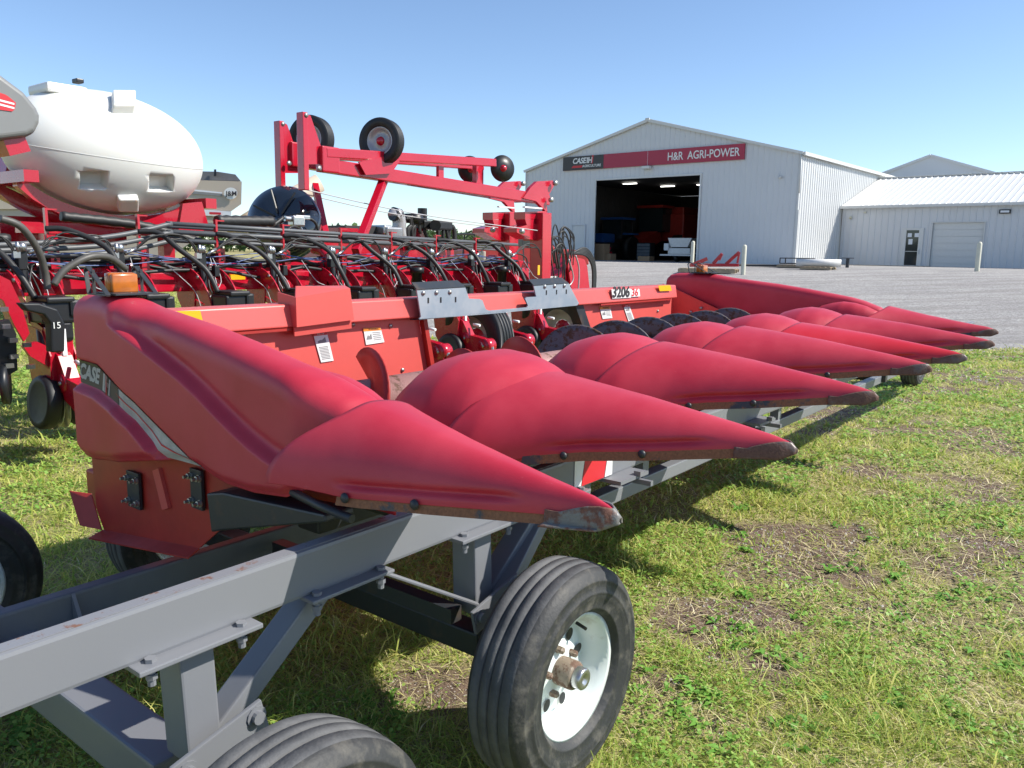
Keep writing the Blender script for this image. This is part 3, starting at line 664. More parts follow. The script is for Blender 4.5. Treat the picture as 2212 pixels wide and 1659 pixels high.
q = quad('number_box', 'white_dec', [(1361, 625), (1380, 624), (1382, 640), (1363, 641.5)], bxf+.004)
o = HU(1364, 639.5, bxf+.007); e = HU(1380, 638.5, bxf+.007)
put_text('row_spacing_number', '36', .080, 'red_dec', q, o-Vector(HO), e-o, (0, 0, 1), fit=(e-o).length*.85, extr=.0004, bold=.002)
# auger
AX, AZ = -1.86, .95
mb = MB(); mb.lathe([(0, 0), (0, .105), (5.2, .105), (5.2, 0)], (AX, .14, AZ), (0, 1, 0), 28); au = mb.build('auger', 'augertube', header, HO)
def flight(y0, y1, pitch, hand, name='flight', m='flight'):
    mb = MB(); n = int(abs(y1-y0)/pitch*40); rows = []
    for i in range(n+1):
        y = y0+(y1-y0)*i/n; a = hand*2*PI*(y-y0)/pitch + .35*PI
        rows.append([Vector((AX+math.sin(a)*r, y + (.012 if r > .2 else 0)*0, AZ+math.cos(a)*r)) for r in (.10, .15, .20, .245)])
    mb.grid(rows); o = mb.build(name, m, au, HO); s = o.modifiers.new('s', 'SOLIDIFY'); s.thickness = .006; return o
flight(4.95, 3.15, .46, 1); flight(.35, 1.02, .52, -1, m='steelred_dk')
flight(3.15, 2.35, .46, 1)
mb = MB(); mb.lathe([(0, .1), (.004, .215), (.012, .215), (.014, .1)], (AX, 2.05, AZ), (.25, 1, .1), 40); mb.lathe([(0, .1), (.004, .19), (.012, .19), (.014, .1)], (AX, 1.55, AZ), (.2, 1, -.1), 40); mb.build('paddle', 'steelred_dk', au, HO)
# end sheets under the shells
ys = -.045
mb = MB(); mb.prism([(-2.34, ys, 1.25), (-2.34, ys, .80), (-2.33, ys, .60), (-2.28, ys, .53), (-1.60, ys, .625), (-1.47, ys, .72), (-1.25, ys, .95), (-1.2, ys, 1.2)], (0, .006, 0)); es = mb.build('end_sheet', 'steelred_dk', header, HO)
mb = MB(); mb.prism([(-2.36, ys, .66), (-2.29, ys-.002, .53), (-2.36, ys-.05, .545), (-2.43, ys-.05, .67)], (0, -.004, 0)); mb.prism([(-2.29, ys, .53), (-1.60, ys, .625), (-1.585, ys-.05, .61), (-2.29, ys-.055, .512)], (0, 0, -.005))
mb.build('folded_flange', 'steelred_dk', es, HO)
mb = MB()
EU = lambda a, b: HF.U(a, b, ys-.002, 1)
mb.beam(EU(341, 1013), EU(362, 1098), .02, .045, upv=(1, 0, 0)); mb.build('slotted_bracket', 'steelred', es, HO)
for (l, r_) in (((278, 1030), (315, 1084)), ((415, 1024), (450, 1086))):
    mb = MB(); a = EU(*l); b = EU(*r_); zz = sorted((a.z, b.z)); mb.box(((a.x+b.x)/2, ys-.012, (a.z+b.z)/2), (abs(b.x-a.x)*.75, .012, .135), bev=.002); pb = mb.build('bolt_plate', 'dksteel', es, HO)
    mb = MB()
    for sx in (-.28, .28):
        for sz in (-.042, .042):
            c = Vector(((a.x+b.x)/2+sx*abs(b.x-a.x), ys-.018, (a.z+b.z)/2+sz)); mb.lathe([(0, .013), (.004, .013), (.004, .010), (.014, .010), (.015, .0055), (.028, .0055), (.028, 0)], c, (0, -1, 0), 8, False)
    mb.build('bolt', 'bolt', pb, HO)
mb = MB(); mb.prism([HF.U(445, 1066, -.13, 1), HF.U(455, 1150, -.13, 1), HF.U(480, 1146, -.13, 1), HF.U(703, 1129, -.13, 1), HF.U(700, 1112, -.13, 1), HF.U(480, 1064, -.13, 1)], (0, .10, 0)); b = mb.build('divider_support_arm', 'dksteel', header, HO); bv = b.modifiers.new('b', 'BEVEL'); bv.width = .006; bv.segments = 2
mb = MB(); mb.tube([HF.U(632, 1063, -.13, 1), HF.U(690, 1092, -.14, 1), HF.U(760, 1121, -.14, 1)], .012, 8); mb.build('divider_rod', 'dksteel', header, HO)
# far end sheet
yf = 5.484-.10
mb = MB(); mb.prism([(-2.76, yf, 1.345), (-2.62, yf, 1.30), (-2.20, yf, 1.14), (-2.02, yf, .92), (-1.95, yf, .7), (-2.76, yf, .66)], (0, .006, 0)); mb.prism([(BX, 4.86, 1.34), (BX, 4.86, .68), (-2.76, yf, .68), (-2.76, yf, 1.34)], (-.008, 0, 0)); fs = mb.build('end_sheet', 'steelred', header, HO)
mb = MB(); mb.prism([(-2.60, yf-.003, 1.06), (-2.28, yf-.003, 1.12), (-2.10, yf-.003, .90), (-2.55, yf-.003, .80)], (0, -.006, 0)); mb.build('bearing_cover', 'steelred', fs, HO)
mb = MB()
for x, z in ((-2.36, 1.14), (-2.46, 1.1), (-2.52, .98)): mb.lathe([(0, .014), (-.012, .013), (-.012, 0)], (x, yf-.01, z), (0, 1, 0), 10)
mb.build('rivet', 'bolt', fs, HO)

# end dividers (large moulded shells)
VP = lambda L: sorted([tuple(HF.U(a, b, -.15, 1)[i] for i in (0, 2)) for a, b in L])
S1 = VP([(205, 668), (230, 693), (275, 722), (326, 761), (384, 807), (425, 845), (461, 883), (500, 922), (537, 956), (572, 983), (606, 1004)])
B1 = VP([(135, 769), (148, 776), (192, 787.5), (238, 822), (288, 864), (345.5, 922), (403, 979.5), (428, 1013)])
B2 = VP([(135, 827), (148, 830), (192, 847), (242, 874), (288, 910), (326, 956), (345, 991)])
ZT = [(-2.29, 1.405), (-2.27, 1.43), (-2.22, 1.446), (-2.1, 1.452), (-2.0, 1.45), (-1.92, 1.438), (-1.83, 1.42), (-1.5, 1.378), (-1.3, 1.345), (-1.03, 1.292), (-.95, 1.268), (-.85, 1.225), (-.76, 1.16)]
ZB = [(-2.29, .93), (-2.27, .885), (-2.22, .855), (-2.15, .850), (-1.92, .886), (-1.65, .940), (-1.53, .952), (-1.40, .955), (-1.33, .938), (-1.275, .930), (-1.14, .930), (-.99, .947), (-.93, .975), (-.90, 1.03), (-.76, 1.08)]
def outer_y(x, z):
    y = .118
    a1 = sst(-2.16, -1.80, x); xx = x; d1 = (interp(xx, S1) if xx < -.99 else S1[-1][1]-.9*(xx+.99))-z
    y += .036*a1*sst(-.006, .020, d1) - .004*a1*math.exp(-((d1+.018)/.012)**2)
    if x < B1[-1][0]:
        b1 = interp(x, B1); inb = sst(0, .012, b1-z); y -= .014*inb
        if x < B2[-1][0]+.02:
            b2 = interp(x, B2); y += .034*sst(-.002, .022, b2-z)
    y -= .03*(1-sst(0, .07, x+2.29))**2
    y -= .020*(1-sst(0, .035, z-interp(x, ZB)))
    y -= .05*sst(-1.0, -.80, x)
    return y
def divider(near):
    sg = -1 if near else 1; yb = 0 if near else 6*SY; mb = MB(); rows = []
    nx = 150
    for i in range(nx+1):
        x = -2.29 + (2.29-.80)*i/nx; zt = interp(x, ZT); zb = interp(x, ZB); zc = zt-.075; row = []
        for j in range(70): z = zb + (zc-zb)*j/69; row.append(Vector((x, yb+sg*outer_y(x, z), z)))
        yo = outer_y(x, zc); yi = -.045 if x < -1.1 else -.045-.05*sst(-1.1, -.85, x)   # inner side
        for j in range(1, 15):
            t = PI*j/15; row.append(Vector((x, yb+sg*((yo+yi)/2 + (yo-yi)/2*math.copysign(abs(math.cos(t))**.75, math.cos(t))), zc+.075*math.sin(t)**.8)))
        zin = interp(x, [(-2.29, 1.30), (-2.24, 1.30), (-1.9, 1.14), (-1.78, .95), (-1.6, .88), (-.8, .88)])
        for j in range(10): z = zc + (zin-zc)*j/9; row.append(Vector((x, yb+sg*yi, z)))
        rows.append(row)
    mb.grid(rows); r0 = rows[0]; mb.grid([r0, [p + (Vector((-2.262, yb+sg*.03, p.z*.97+.035))-p)*.55 for p in r0], [Vector((-2.25, yb+sg*.03, p.z*.94+.07)) for p in r0]])
    o = mb.build('end_divider', 'plastic', header, HO, weld=True); s = o.modifiers.new('s', 'SOLIDIFY'); s.thickness = .005; s.offset = -1
    # decal band
    def bandgrid(x0, x1, f0, f1, name, m, lift=.0035, n=70, k=8):
        mb = MB(); rows = []
        for i in range(n+1):
            x = x0+(x1-x0)*i/n; hi = interp(x, B1)-.004; lo = interp(x, B2)+.004 if x < B2[-1][0] else interp(x, [(B2[-1][0], B2[-1][1]), (B1[-1][0], B1[-1][1]-.002)])
            rows.append([Vector((x, yb+sg*(outer_y(x, z)+lift), z)) for z in [lo+(hi-lo)*(f0+(f1-f0)*j/k) for j in range(k+1)]])
        mb.grid(rows); return mb.build(name, m, o, HO)
    bandgrid(-2.25, -1.39, 0, 1, 'silver_band', 'silver_dec', .003); bandgrid(-2.25, -1.90, .0, 1, 'dark_band', 'dark_dec', .0045)
    bandgrid(-1.93, -1.45, .40, .46, 'red_pinstripe', 'red_dec', .0045)
    # lettering bent along the band
    def bent_text(body, size, m, s0, v0, bold=.002, lift=.006, shear=.15, flip=False):
        me = text_mesh(body, size, .0003, bold, shear)
        for v in me.vertices:
            x = -2.215 + s0 + v.co.x*(.93); cx = min(x, -1.5); lo = interp(cx, B2); hi = interp(cx, B1); z = lo+(hi-lo)*v0 + v.co.y
            v.co = Vector((x + v.co.y*.25, yb+sg*(outer_y(x, z)+lift), z)) - Vector(HO)
        me.materials.append(M[m]); t = bpy.data.objects.new('maker_lettering', me); COL.objects.link(t); t.parent = o
    if near:
        bent_text('CASE', .074, 'white_dec', -.035, .26, .0035)
        bent_text('IH', .080, 'white_dec', .160, .16, .0045, .0065, 0); bent_text('I', .108, 'red_dec', .194, .10, .0035, .0095, 0)
    # amber lamp with guard
    lx0 = -2.02; yl = yb+sg*.03; z0 = 1.452
    mb = MB(); mb.box((lx0, yl, z0+.004), (.16, .15, .006)); 
    for s in (-1, 1):
        a = Vector((lx0-.02, yl+s*.085, z0)); 
        P3 = [a+Vector((.07, 0, 0)), a+Vector((-.065, 0, .095)), a+Vector((-.085, 0, .08)), a+Vector((-.07, 0, .0))]
        mb.beam(P3[0], P3[1], .004, .016, upv=(0, 1, 0)); mb.beam(P3[1], P3[2], .004, .016, upv=(0, 1, 0)); mb.beam(P3[2], P3[3], .004, .014, upv=(0, 1, 0)); mb.beam(P3[3], P3[0], .004, .014, upv=(0, 1, 0)); mb.beam(a+Vector((-.03, 0, 0)), a+Vector((-.03, 0, .085)), .004, .01, upv=(0, 1, 0))
    gd = mb.build('lamp_guard', 'dksteel', o, HO)
    mb = MB(); mb.box((lx0-.035, yl, z0+.038), (.042, .10, .074), bev=.012); mb.box((lx0-.008, yl, z0+.038), (.016, .092, .066), bev=.006); mb.build('amber_lamp', 'lens', o, HO, smooth=True)
    return o
divider(True)
fd = divider(False)
for o_ in [fd]+list(fd.children):              # the far shell reaches further back
    for v in o_.data.vertices:
        xl = v.co.x+HO[0]
        if xl < -.8: v.co.x = -.8+(xl+.8)*1.31-HO[0]

# ================================================================== HEADER CART
cart = root('header_cart', HF, (-1.6, .8, 0), 'grey four wheeled header cart with chipped paint carrying the corn head', 'trailer')
CO = (-1.6, .8, 0)
def cbox(name, c, size, m='cart', bev=.008, rot=None): mb = MB(); mb.box(c, size, rot, bev); return mb.build(name, m, cart, CO)
def cbeam(name, a, b, w, h, m='cart', upv=(0, 0, 1)): mb = MB(); mb.beam(a, b, w, h, .006, upv); return mb.build(name, m, cart, CO)
cbox('upper_rail', (-.827, 3.6, .804), (.054, 12.2, .124), bev=.010)
mb = MB(); mb.box((-.827, 3.6, .8672), (.036, 12.18, .0015)); mb.build('chipped_top_face', 'cart_top', cart, CO)
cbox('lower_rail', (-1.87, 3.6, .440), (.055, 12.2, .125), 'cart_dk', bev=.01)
mb = MB()
for y in (-.60, -.36):
    mb.prism([(-1.842, y, .50), (-1.842, y, .36), (-1.76, y, .36)], (0, .012, 0))
mb.box((-1.80, -.46, .36), (.20, .5, .012)); mb.build('gusset', 'cart', cart, CO)
# crossed tubes between the rails and axles
cbox('axle', (-1.68, .50, .335), (1.75, .085, .085), 'dksteel'); cbox('axle', (-1.68, -.53, .36), (1.55, .12, .12)); cbox('axle', (-2.5, 9.55, .34), (2.0, .09, .09), 'dksteel')
mb = MB(); mb.box((-1.32, .40, .455), (.95, .05, .05)); mb.box((-1.3, 2.9, .64), (1.0, .06, .06)); mb.box((-1.3, 5.6, .64), (1.0, .06, .06)); mb.build('cross_tube', 'dksteel', cart, CO)
def legset(y):
    z0 = .745
    cbox('flange_plate', (-.82, y+.0, z0-.006), (.13, .30, .012), bev=.003); cbox('flange_plate', (-.83, y-.0+.002, z0-.018), (.10, .26, .009), bev=.003)
    cbeam('post', (-.86, y+.01, z0-.026), (-.86, y+.02, .44), .085, .10, upv=(1, 0, 0))
    cbox('flange_plate', (-.82, y+.44, z0-.006), (.12, .28, .010), bev=.003)
    cbeam('diagonal_brace', (-.86, y+.40, z0-.01), (-.86, y+.07, .47), .055, .075, upv=(1, 0, 0))
    cbox('hub_plate', (-.775, y+.04, .475), (.012, .24, .085), bev=.003, rot=Matrix.Rotation(.25, 3, 'X'))
    mb = MB()
    for dy, z, ax in ((-.11, z0, 1), (.11, z0, 1), (.33, z0, 1), (.55, z0, 1)):
        mb.lathe([(0, .013), (.009, .013), (.009, 0)], (-.785, y+dy, z), (0, 0, 1), 6, False); mb.lathe([(0, .009), (-.034, .009), (-.034, 0)], (-.785, y+dy, z-.02), (0, 0, 1), 8, False); mb.lathe([(0, .013), (-.012, .013), (-.012, 0)], (-.785, y+dy, z-.027), (0, 0, 1), 6, False)
    for dy, dz in ((-.05, -.015), (.13, .035)): mb.lathe([(0, .026), (.004, .026), (.004, .016), (.016, .016), (.016, 0)], (-.769, y+dy, .475+dz), (1, 0, 0), 12, False)
    mb.build('bolt', 'cart', cart, CO)
legset(-.53); legset(.48)
cbeam('strut', (-.84, .06, .715), (-.80, .43, .50), .012, .06, upv=(1, 0, 0)); cbeam('strut', (-.76, -1.75, .50), (-.76, -.66, .455), .09, .07, upv=(0, 0, 1))
cbeam('diagonal_brace', (-.86, .95, .745), (-.80, .55, .46), .05, .075, upv=(1, 0, 0))
# lower truss tube
cbox('truss_tube', (-.86, 5.2, .630), (.06, 8.3, .06), bev=.006)
mb = MB()
for y in (1.15, 1.62, 2.9, 3.25, 4.6, 5.9, 7.4): mb.box((-.86, y, .70), (.05, .05, .085))
for y in (1.32, 2.75): mb.box((-.80, y, .738), (.16, .22, .014)); mb.box((-.72, y+.03, .752), (.03, .03, .02)); mb.box((-.72, y+.03, .72), (.12, .02, .02))
mb.build('truss_upright', 'cart', cart, CO)
mb = MB(); mb.prism([(-.7985, 1.05, .75), (-.7985, 1.21, .75), (-.7985, 1.235, .868), (-.7985, 1.075, .868)], (.002, 0, 0)); mb.build('red_reflector', 'red_dec', cart, CO)
mb = MB(); mb.prism([(-.7985, 1.215, .75), (-.7985, 1.27, .75), (-.7985, 1.27, .868), (-.7985, 1.24, .868)], (.002, 0, 0)); mb.prism([(-.7985, 1.0, .75), (-.7985, 1.045, .75), (-.7985, 1.07, .868), (-.7985, 1.0, .868)], (.002, 0, 0)); mb.build('white_reflector', 'white_dec', cart, CO)
# header rests
for y in (.85, 4.7):
    cbox('header_rest', (-1.5, y, .60), (.9, .07, .06)); cbox('header_rest', (-1.95, y, .60), (.06, .07, .18))
def wheel(c, R=.34, W=.20, outx=1, rot=0, m='tyre', tag_='wheel'):
    """ribbed implement tyre; outx the side the dish faces"""
    rr = .195; h = W/2; c = Vector(c)
    pr = [(-h*.62, rr-.005), (-h*.80, rr+.008), (-h*.93, rr+.018), (-h*.95, rr+.022), (-h*.94, rr+.026), (-h*1.0, rr+.05), (-h*1.04, rr+.062), (-h*1.035, R-.085), (-h*1.055, R-.082), (-h*1.055, R-.076), (-h*1.02, R-.072), (-h*1.0, R-.048), (-h*1.015, R-.045), (-h*1.01, R-.040), (-h*.97, R-.036), (-h*.90, R-.020), (-h*.72, R-.006)]
    tread = [(-h*.72, R-.006)]
    for gx in (-.36, 0, .36):
        tread += [(h*(gx-.035), R+.001-.006*abs(gx)), (h*(gx-.025), R-.011), (h*(gx+.025), R-.011), (h*(gx+.035), R+.001-.006*abs(gx))]
    tread += [(h*.72, R-.006)]
    ax = Vector((1, 0, 0))
    if rot: ax = Matrix.Rotation(rot, 3, 'Z') @ ax
    mb = MB(); mb.lathe(pr, c, ax, 96); mb.lathe([(-a, b) for a, b in pr], c, ax, 96)
    nf = len(mb.bm.faces); mb.lathe(tread, c, ax, 96); mb.bm.faces.ensure_lookup_table()
    for f in mb.bm.faces[nf:]: f.material_index = 1
    w = mb.build('wheel', [m, 'tread' if m == 'tyre' else m], cart, CO, weld=True)
    s = outx; r2 = rr
    mb = MB(); mb.lathe([(s*h*.66, r2-.004), (s*h*.74, r2+.006), (s*h*.70, r2-.010), (s*h*.45, r2-.018), (s*h*.30, r2-.03), (s*-.15*h, r2-.034), (s*-.22*h, r2-.045), (s*-.05*h, r2-.065), (s*.02*h, .075), (s*.10*h, .055), (s*.10*h, .0)], c, ax, 64)
    mb.lathe([(-s*h*.66, r2-.004), (-s*h*.3, r2-.03), (0, r2-.03)], c, ax, 48); rim = mb.build('rim', 'rim', w, CO)
    mb = MB(); side = ax.orthogonal().normalized(); zz = Vector((0, 0, 1)); yy = ax.cross(zz).normalized()
    for k in range(8):
        a = 2*PI*(k+.3)/8; d = zz*math.cos(a)+yy*math.sin(a); t = zz*-math.sin(a)+yy*math.cos(a); cc = c + d*.112 + ax*(s*(h*0.0+.0035))
        vs = [mb.v(cc + d*.017*math.cos(2*PI*j/16)*1.2 + t*.017*math.sin(2*PI*j/16)) for j in range(16)]; mb.bm.faces.new(vs)
    mb.build('vent_hole', 'black', rim, CO)
    mb = MB(); mb.lathe([(0, .045), (s*.055, .045), (s*.062, .040), (s*.062, .034)], c+ax*s*h*.1, ax, 24)
    for k in range(5):
        a = 2*PI*(k+.1)/5; mb.lathe([(0, .013), (s*.02, .012), (s*.026, .005), (s*.026, 0)], c + (zz*math.cos(a)+yy*math.sin(a))*.072 + ax*s*h*.04, ax, 6, False)
    mb.build('hub', 'hub', rim, CO)
    mb = MB(); mb.lathe([(0, .034), (s*.026, .034), (s*.030, .030), (s*.030, .016), (s*.022, .012), (s*.022, 0)], c+ax*(s*(h*.1+.062)), ax, 24); mb.build('hub_cap', 'silver', rim, CO)
    mb = MB(); mb.cyl(c+ax*s*h*.10+zz*.125+yy*-.085, c+ax*s*h*.50+zz*.118+yy*-.080, .0055, 8); mb.build('valve_stem', 'black', rim, CO)
    return w
wheel((-.515, .505, .338), R=.345); wheel((-.425, -.57, .335), rot=.03); wheel((-2.68, .50, .335)); wheel((-2.62, -.505, .34)); wheel((-1.45, 9.8, .335)); wheel((-3.35, 9.4, .335))

# ================================================================== PLANTER
PX = -6.30
planter = root('row_crop_planter', HF, (PX, 4.0, 0), 'glossy red row crop planter with white tank, folded marker arms and black hoses', 'planter')
PO = (PX, 4.0, 0)
def PU(px, py, c=PX): return HF.U(px, py, c)
def pb(name, m, fn, parent=None):
    mb = MB(); fn(mb); return mb.build(name, m, parent or planter, PO)
pb('toolbar', 'redtube', lambda mb: (mb.box((PX, 3.2, 1.30), (.18, 9.4, .18), bev=.015), mb.box((PX-.75, 4.0, 1.38), (.16, 8.0, .20), bev=.015)))
pb('frame_link', 'redpaint', lambda mb: [mb.box((PX-.38, y, 1.34), (.75, .12, .14), bev=.01) for y in (.2, 2.2, 4.6, 6.6, 7.6)])
# grey delivery pipes on hangers
hy = [3.69 + .752*k for k in range(-4, 5)]
def zp(y): return 1.80 - .022*(y-3.7)
pipes = []
def fpipes(mb):
    for k, (z, y1) in enumerate(((0, 7.6), (-.075, 6.2), (-.15, 4.5))):
        mb.tube([(PX+.1, 2.45, zp(2.6)+z-.0), (PX+.1, 3.7, zp(3.7)+z), (PX+.1, y1, zp(y1)+z)], .020, 10)
        mb.tube(smooth_path([(PX+.12, -.6, 1.55+z*.5), (PX+.12, .9, 1.60+z*.5), (PX+.11, 1.9, 1.69+z*.9), (PX+.1, 2.5, zp(2.6)+z)], 8), .022, 10)
        mb.tube([(PX-.14-.07*k, 2.6, 1.80+z*.4), (PX-.14-.07*k, 7.6, 1.70+z*.4)], .012, 8)
pb('delivery_pipe', 'pipe', fpipes)
def fh(mb):
    for y in hy:
        z = zp(y); top = z+.05; mb.box((PX+.1, y, z-.09), (.04, .02, .30)); mb.box((PX+.09, y+.04, z+.05), (.05, .09, .012)); mb.box((PX+.09, y+.045, z-.32), (.05, .07, .22)); mb.box((PX+.08, y+.045, 1.48), (.06, .03, .28))
pb('pipe_hanger', 'redpaint', fh)
pb('hanger_hole', 'black', lambda mb: [mb.lathe([(0, 0), (0, .012), (.002, .012), (.002, 0)], (PX+.116, y+.045, z), (1, 0, 0), 8) for y in hy for z in (1.50, 1.56, 1.62)])
# clutter of hydraulic lines along the bar
def fl(mb):
    r_ = random.Random(3)
    for k in range(6):
        x0 = PX+.1+r_.uniform(-.15, .12); z0 = 1.46+r_.uniform(-.06, .06); pts = []
        for i in range(22):
            y = -1.2+i*.42; pts.append((x0+r_.uniform(-.03, .03), y, z0+.03*math.sin(i*1.7+k)+r_.uniform(-.025, .025)-(.03 if i % 2 else 0)))
        mb.tube(smooth_path(pts, 4), r_.uniform(.008, .02), 6)
    for k in range(3):
        y = r_.uniform(-.8, 8.5); ln = r_.uniform(.3, .7); x0 = PX+r_.uniform(-.3, .2); z = 1.5+r_.uniform(-.05, .12); h = r_.uniform(.05, .16)
        mb.tube(smooth_path([(x0, y, z-.12), (x0, y+.05, z), (x0+.05, y+ln*.5, z+h), (x0, y+ln, z), (x0, y+ln+.03, z-.15)], 5), r_.uniform(.006, .012), 6)
pb('hydraulic_lines', 'hose', fl)
def fl2(mb):
    r_ = random.Random(5)
    for k in range(3):
        pts = [(PX+.16, -1+i*.5, 1.475+.04*k+.035*math.sin(i*2.1+k)+r_.uniform(-.02, .02)) for i in range(18)]; mb.tube(smooth_path(pts, 4), .0045, 5)
pb('signal_cable', 'blue_cable', fl2)
pb('signal_cable', 'pale_cable', lambda mb: [mb.tube(smooth_path([(PX+.2, y, 1.50), (PX+.28, y+.12, 1.38+random.uniform(-.1, .05)), (PX+.3, y+.25, 1.22), (PX+.35, y+.28, 1.05)], 5), .004, 5) for y in [-.7+.757*k for k in range(12)]])
def corr(mb, pts, r):
    P = smooth_path(pts, 14); rr = [r*(1.0 if i % 2 else .86) for i in range(len(P))]; mb.tube(P, rr, 10)
pb('corrugated_hose', 'hose', lambda mb: (corr(mb, [(PX-.3, -.4, 1.80), (PX-.3, .4, 1.72), (PX-.28, 1.3, 1.66)], .045), corr(mb, [(PX-.25, 1.7, 1.86), (PX-.2, 2.4, 1.80), (PX-.1, 2.9, 1.66)], .045), corr(mb, [(PX-.3, 3.2, 1.88), (PX-.35, 3.9, 1.90)], .06)))
pb('suction_pipe', 'redpaint', lambda mb: mb.tube(smooth_path([(PX-.05, 4.2, 1.62), (PX+.1, 4.22, 1.58), (PX+.16, 4.25, 1.42), (PX+.16, 4.3, 1.22)], 5), .055, 12))
# row units
UY = [2.74+.757*n for n in range(-5, 7)]
def arc_band(mb, c, r0, r1, a0, a1, y, th, n=14):
    P = [];
    for k in range(n+1): a = a0+(a1-a0)*k/n; P.append((c[0]+r1*math.cos(a), y, c[1]+r1*math.sin(a)))
    for k in range(n, -1, -1): a = a0+(a1-a0)*k/n; P.append((c[0]+r0*math.cos(a), y, c[1]+r0*math.sin(a)))
    for k in range(n):
        mb.prism([P[k], P[k+1], P[2*n-k], P[2*n+1-k]], (0, th, 0))
def row_unit(sd=0):
    y0 = UY[0]; mb = MB(); q_ = random.Random(sd); J = lambda a: q_.uniform(-a, a)
    for s in (-1, 1):
        mb.prism([(PX-.12, y0+s*.10, 1.47), (PX+.13, y0+s*.10, 1.47), (PX+.20, y0+s*.10, 1.30), (PX+.16, y0+s*.10, .98), (PX+.02, y0+s*.10, .95), (PX-.12, y0+s*.10, 1.15)], (0, .014, 0))
        arc_band(mb, (PX+.08, .98), .36, .46, .12, 1.45, y0+s*.145, .012)
        mb.beam((PX+.15, y0+s*.08, 1.12), (PX+.62, y0+s*.08, .98), .02, .05); mb.beam((PX+.15, y0+s*.08, .98), (PX+.62, y0+s*.08, .80), .02, .05)
    mb.box((PX+.66, y0, .80), (.12, .17, .42), bev=.01)
    mb.prism([(PX+.45, y0-.05, .86), (PX+.60, y0-.05, .88), (PX+.76, y0-.05, .80), (PX+.86, y0-.05, .64), (PX+1.02, y0-.05, .62), (PX+1.12, y0-.05, .60), (PX+1.16, y0-.05, .44), (PX+1.06, y0-.05, .36), (PX+.90, y0-.05, .44), (PX+.74, y0-.05, .50), (PX+.55, y0-.05, .46)], (0, .10, 0)); mb.lathe([(-.07, 0), (-.07, .085), (.07, .085), (.07, 0)], (PX+1.10, y0, .53), (0, 1, 0), 20); mb.lathe([(-.06, 0), (-.06, .07), (.06, .07), (.06, 0)], (PX+.80, y0, .60), (0, 1, 0), 20)
    ru = mb.build('row_unit', 'redpaint', planter, PO)
    def sub(name, m, fn): mb = MB(); fn(mb); return mb.build(name, m, ru, PO)
    sub('seed_hopper', 'black', lambda mb: (mb.box((PX+.62, y0, 1.12), (.26, .26, .16), bev=.02), mb.box((PX+.62, y0, 1.215), (.30, .20, .045), bev=.015), mb.box((PX+.70, y0+.10, 1.15), (.14, .08, .13), bev=.02), mb.lathe([(0, .05), (.16, .04), (.2, .03)], (PX+.56, y0-.02, 1.03), (0, 0, -1), 14)))
    sub('gauge_wheel', 'tyre_clean', lambda mb: [mb.lathe([(-.045, .0), (-.045, .13), (-.05, .15), (-.055, .19), (-.03, .205), (.03, .205), (.055, .19), (.045, .14), (.045, 0)], (PX+.62, y0+s*.11, .44), (0, 1, .12*s), 32) for s in (-1, 1)])
    sub('disc_opener', 'silver', lambda mb: [mb.lathe([(-.003, 0), (-.003, .19), (.003, .19), (.003, 0)], (PX+.55, y0+s*.02, .40), (0, 1, .08*s), 32) for s in (-1, 1)])
    sub('closing_spring', 'silver', lambda mb: corr(mb, [(PX+1.17, y0, .52), (PX+1.18, y0, .46), (PX+1.19, y0, .34)], .026))
    sub('down_pressure_handle', 'cyl', lambda mb: (mb.tube([(PX+.86, y0+.03, .76), (PX+.96, y0+.03, .755)], .016, 8), mb.box((PX+.76, y0, .90), (.02, .03, .20))))
    sub('pivot_bolt', 'bolt', lambda mb: [mb.lathe([(0, .016), (-.012, .014), (-.014, 0)], (x, y, z), (0, 1, 0), 8) for x, y, z in ((PX+.05, y0-.1, 1.38), (PX+.1, y0-.1, 1.05), (PX+.33, y0-.145, 1.35), (PX+.47, y0-.145, 1.08), (PX+.80, y0-.065, .60), (PX+1.10, y0-.075, .53))])
    sub('seed_meter', 'black', lambda mb: (mb.lathe([(-.09, 0), (-.09, .13), (-.06, .16), (.06, .16), (.09, .12), (.09, 0)], (PX+.52, y0, .86), (.3, 1, 0), 24), mb.box((PX+.66, y0+.02, .98), (.16, .14, .16), bev=.03)))
    sub('side_plate', 'redpaint', lambda mb: [mb.prism([(PX+.30, y0+s*.085, 1.02), (PX+.62, y0+s*.085, .98), (PX+.74, y0+s*.085, .80), (PX+.70, y0+s*.085, .52), (PX+.50, y0+s*.085, .42), (PX+.36, y0+s*.085, .60)], (0, .01*s, 0)) for s in (-1, 1)])
    sub('wiring', 'pale_cable', lambda mb: [mb.tube(smooth_path([(PX+.2, y0+J(.1), 1.52), (PX+.3, y0+J(.12), 1.3), (PX+.42, y0+J(.12), 1.12), (PX+.62, y0+.1+J(.05), .95)], 5), .0035, 5) for k in range(2)])
    sub('valve_block', 'black', lambda mb: (mb.box((PX+.22, y0-.04, 1.50), (.07, .07, .15), bev=.008), mb.cyl((PX+.24, y0-.04, 1.42), (PX+.26, y0-.04, 1.25), .03, 10), mb.box((PX+.26, y0+.08, 1.40), (.06, .05, .10), bev=.006)))
    sub('fitting', 'silver', lambda mb: (mb.lathe([(0, 0), (.0, .035), (.05, .038), (.07, .02), (.07, 0)], (PX+.24, y0-.04, 1.565), (0, 0, 1), 12), mb.tube([(PX+.25, y0+.0, 1.55), (PX+.25, y0+.10, 1.60)], .014, 8), mb.tube([(PX+.27, y0-.08, 1.56), (PX+.27, y0-.08, 1.64)], .014, 8), mb.box((PX+.26, y0-.09, 1.54), (.04, .05, .05))))
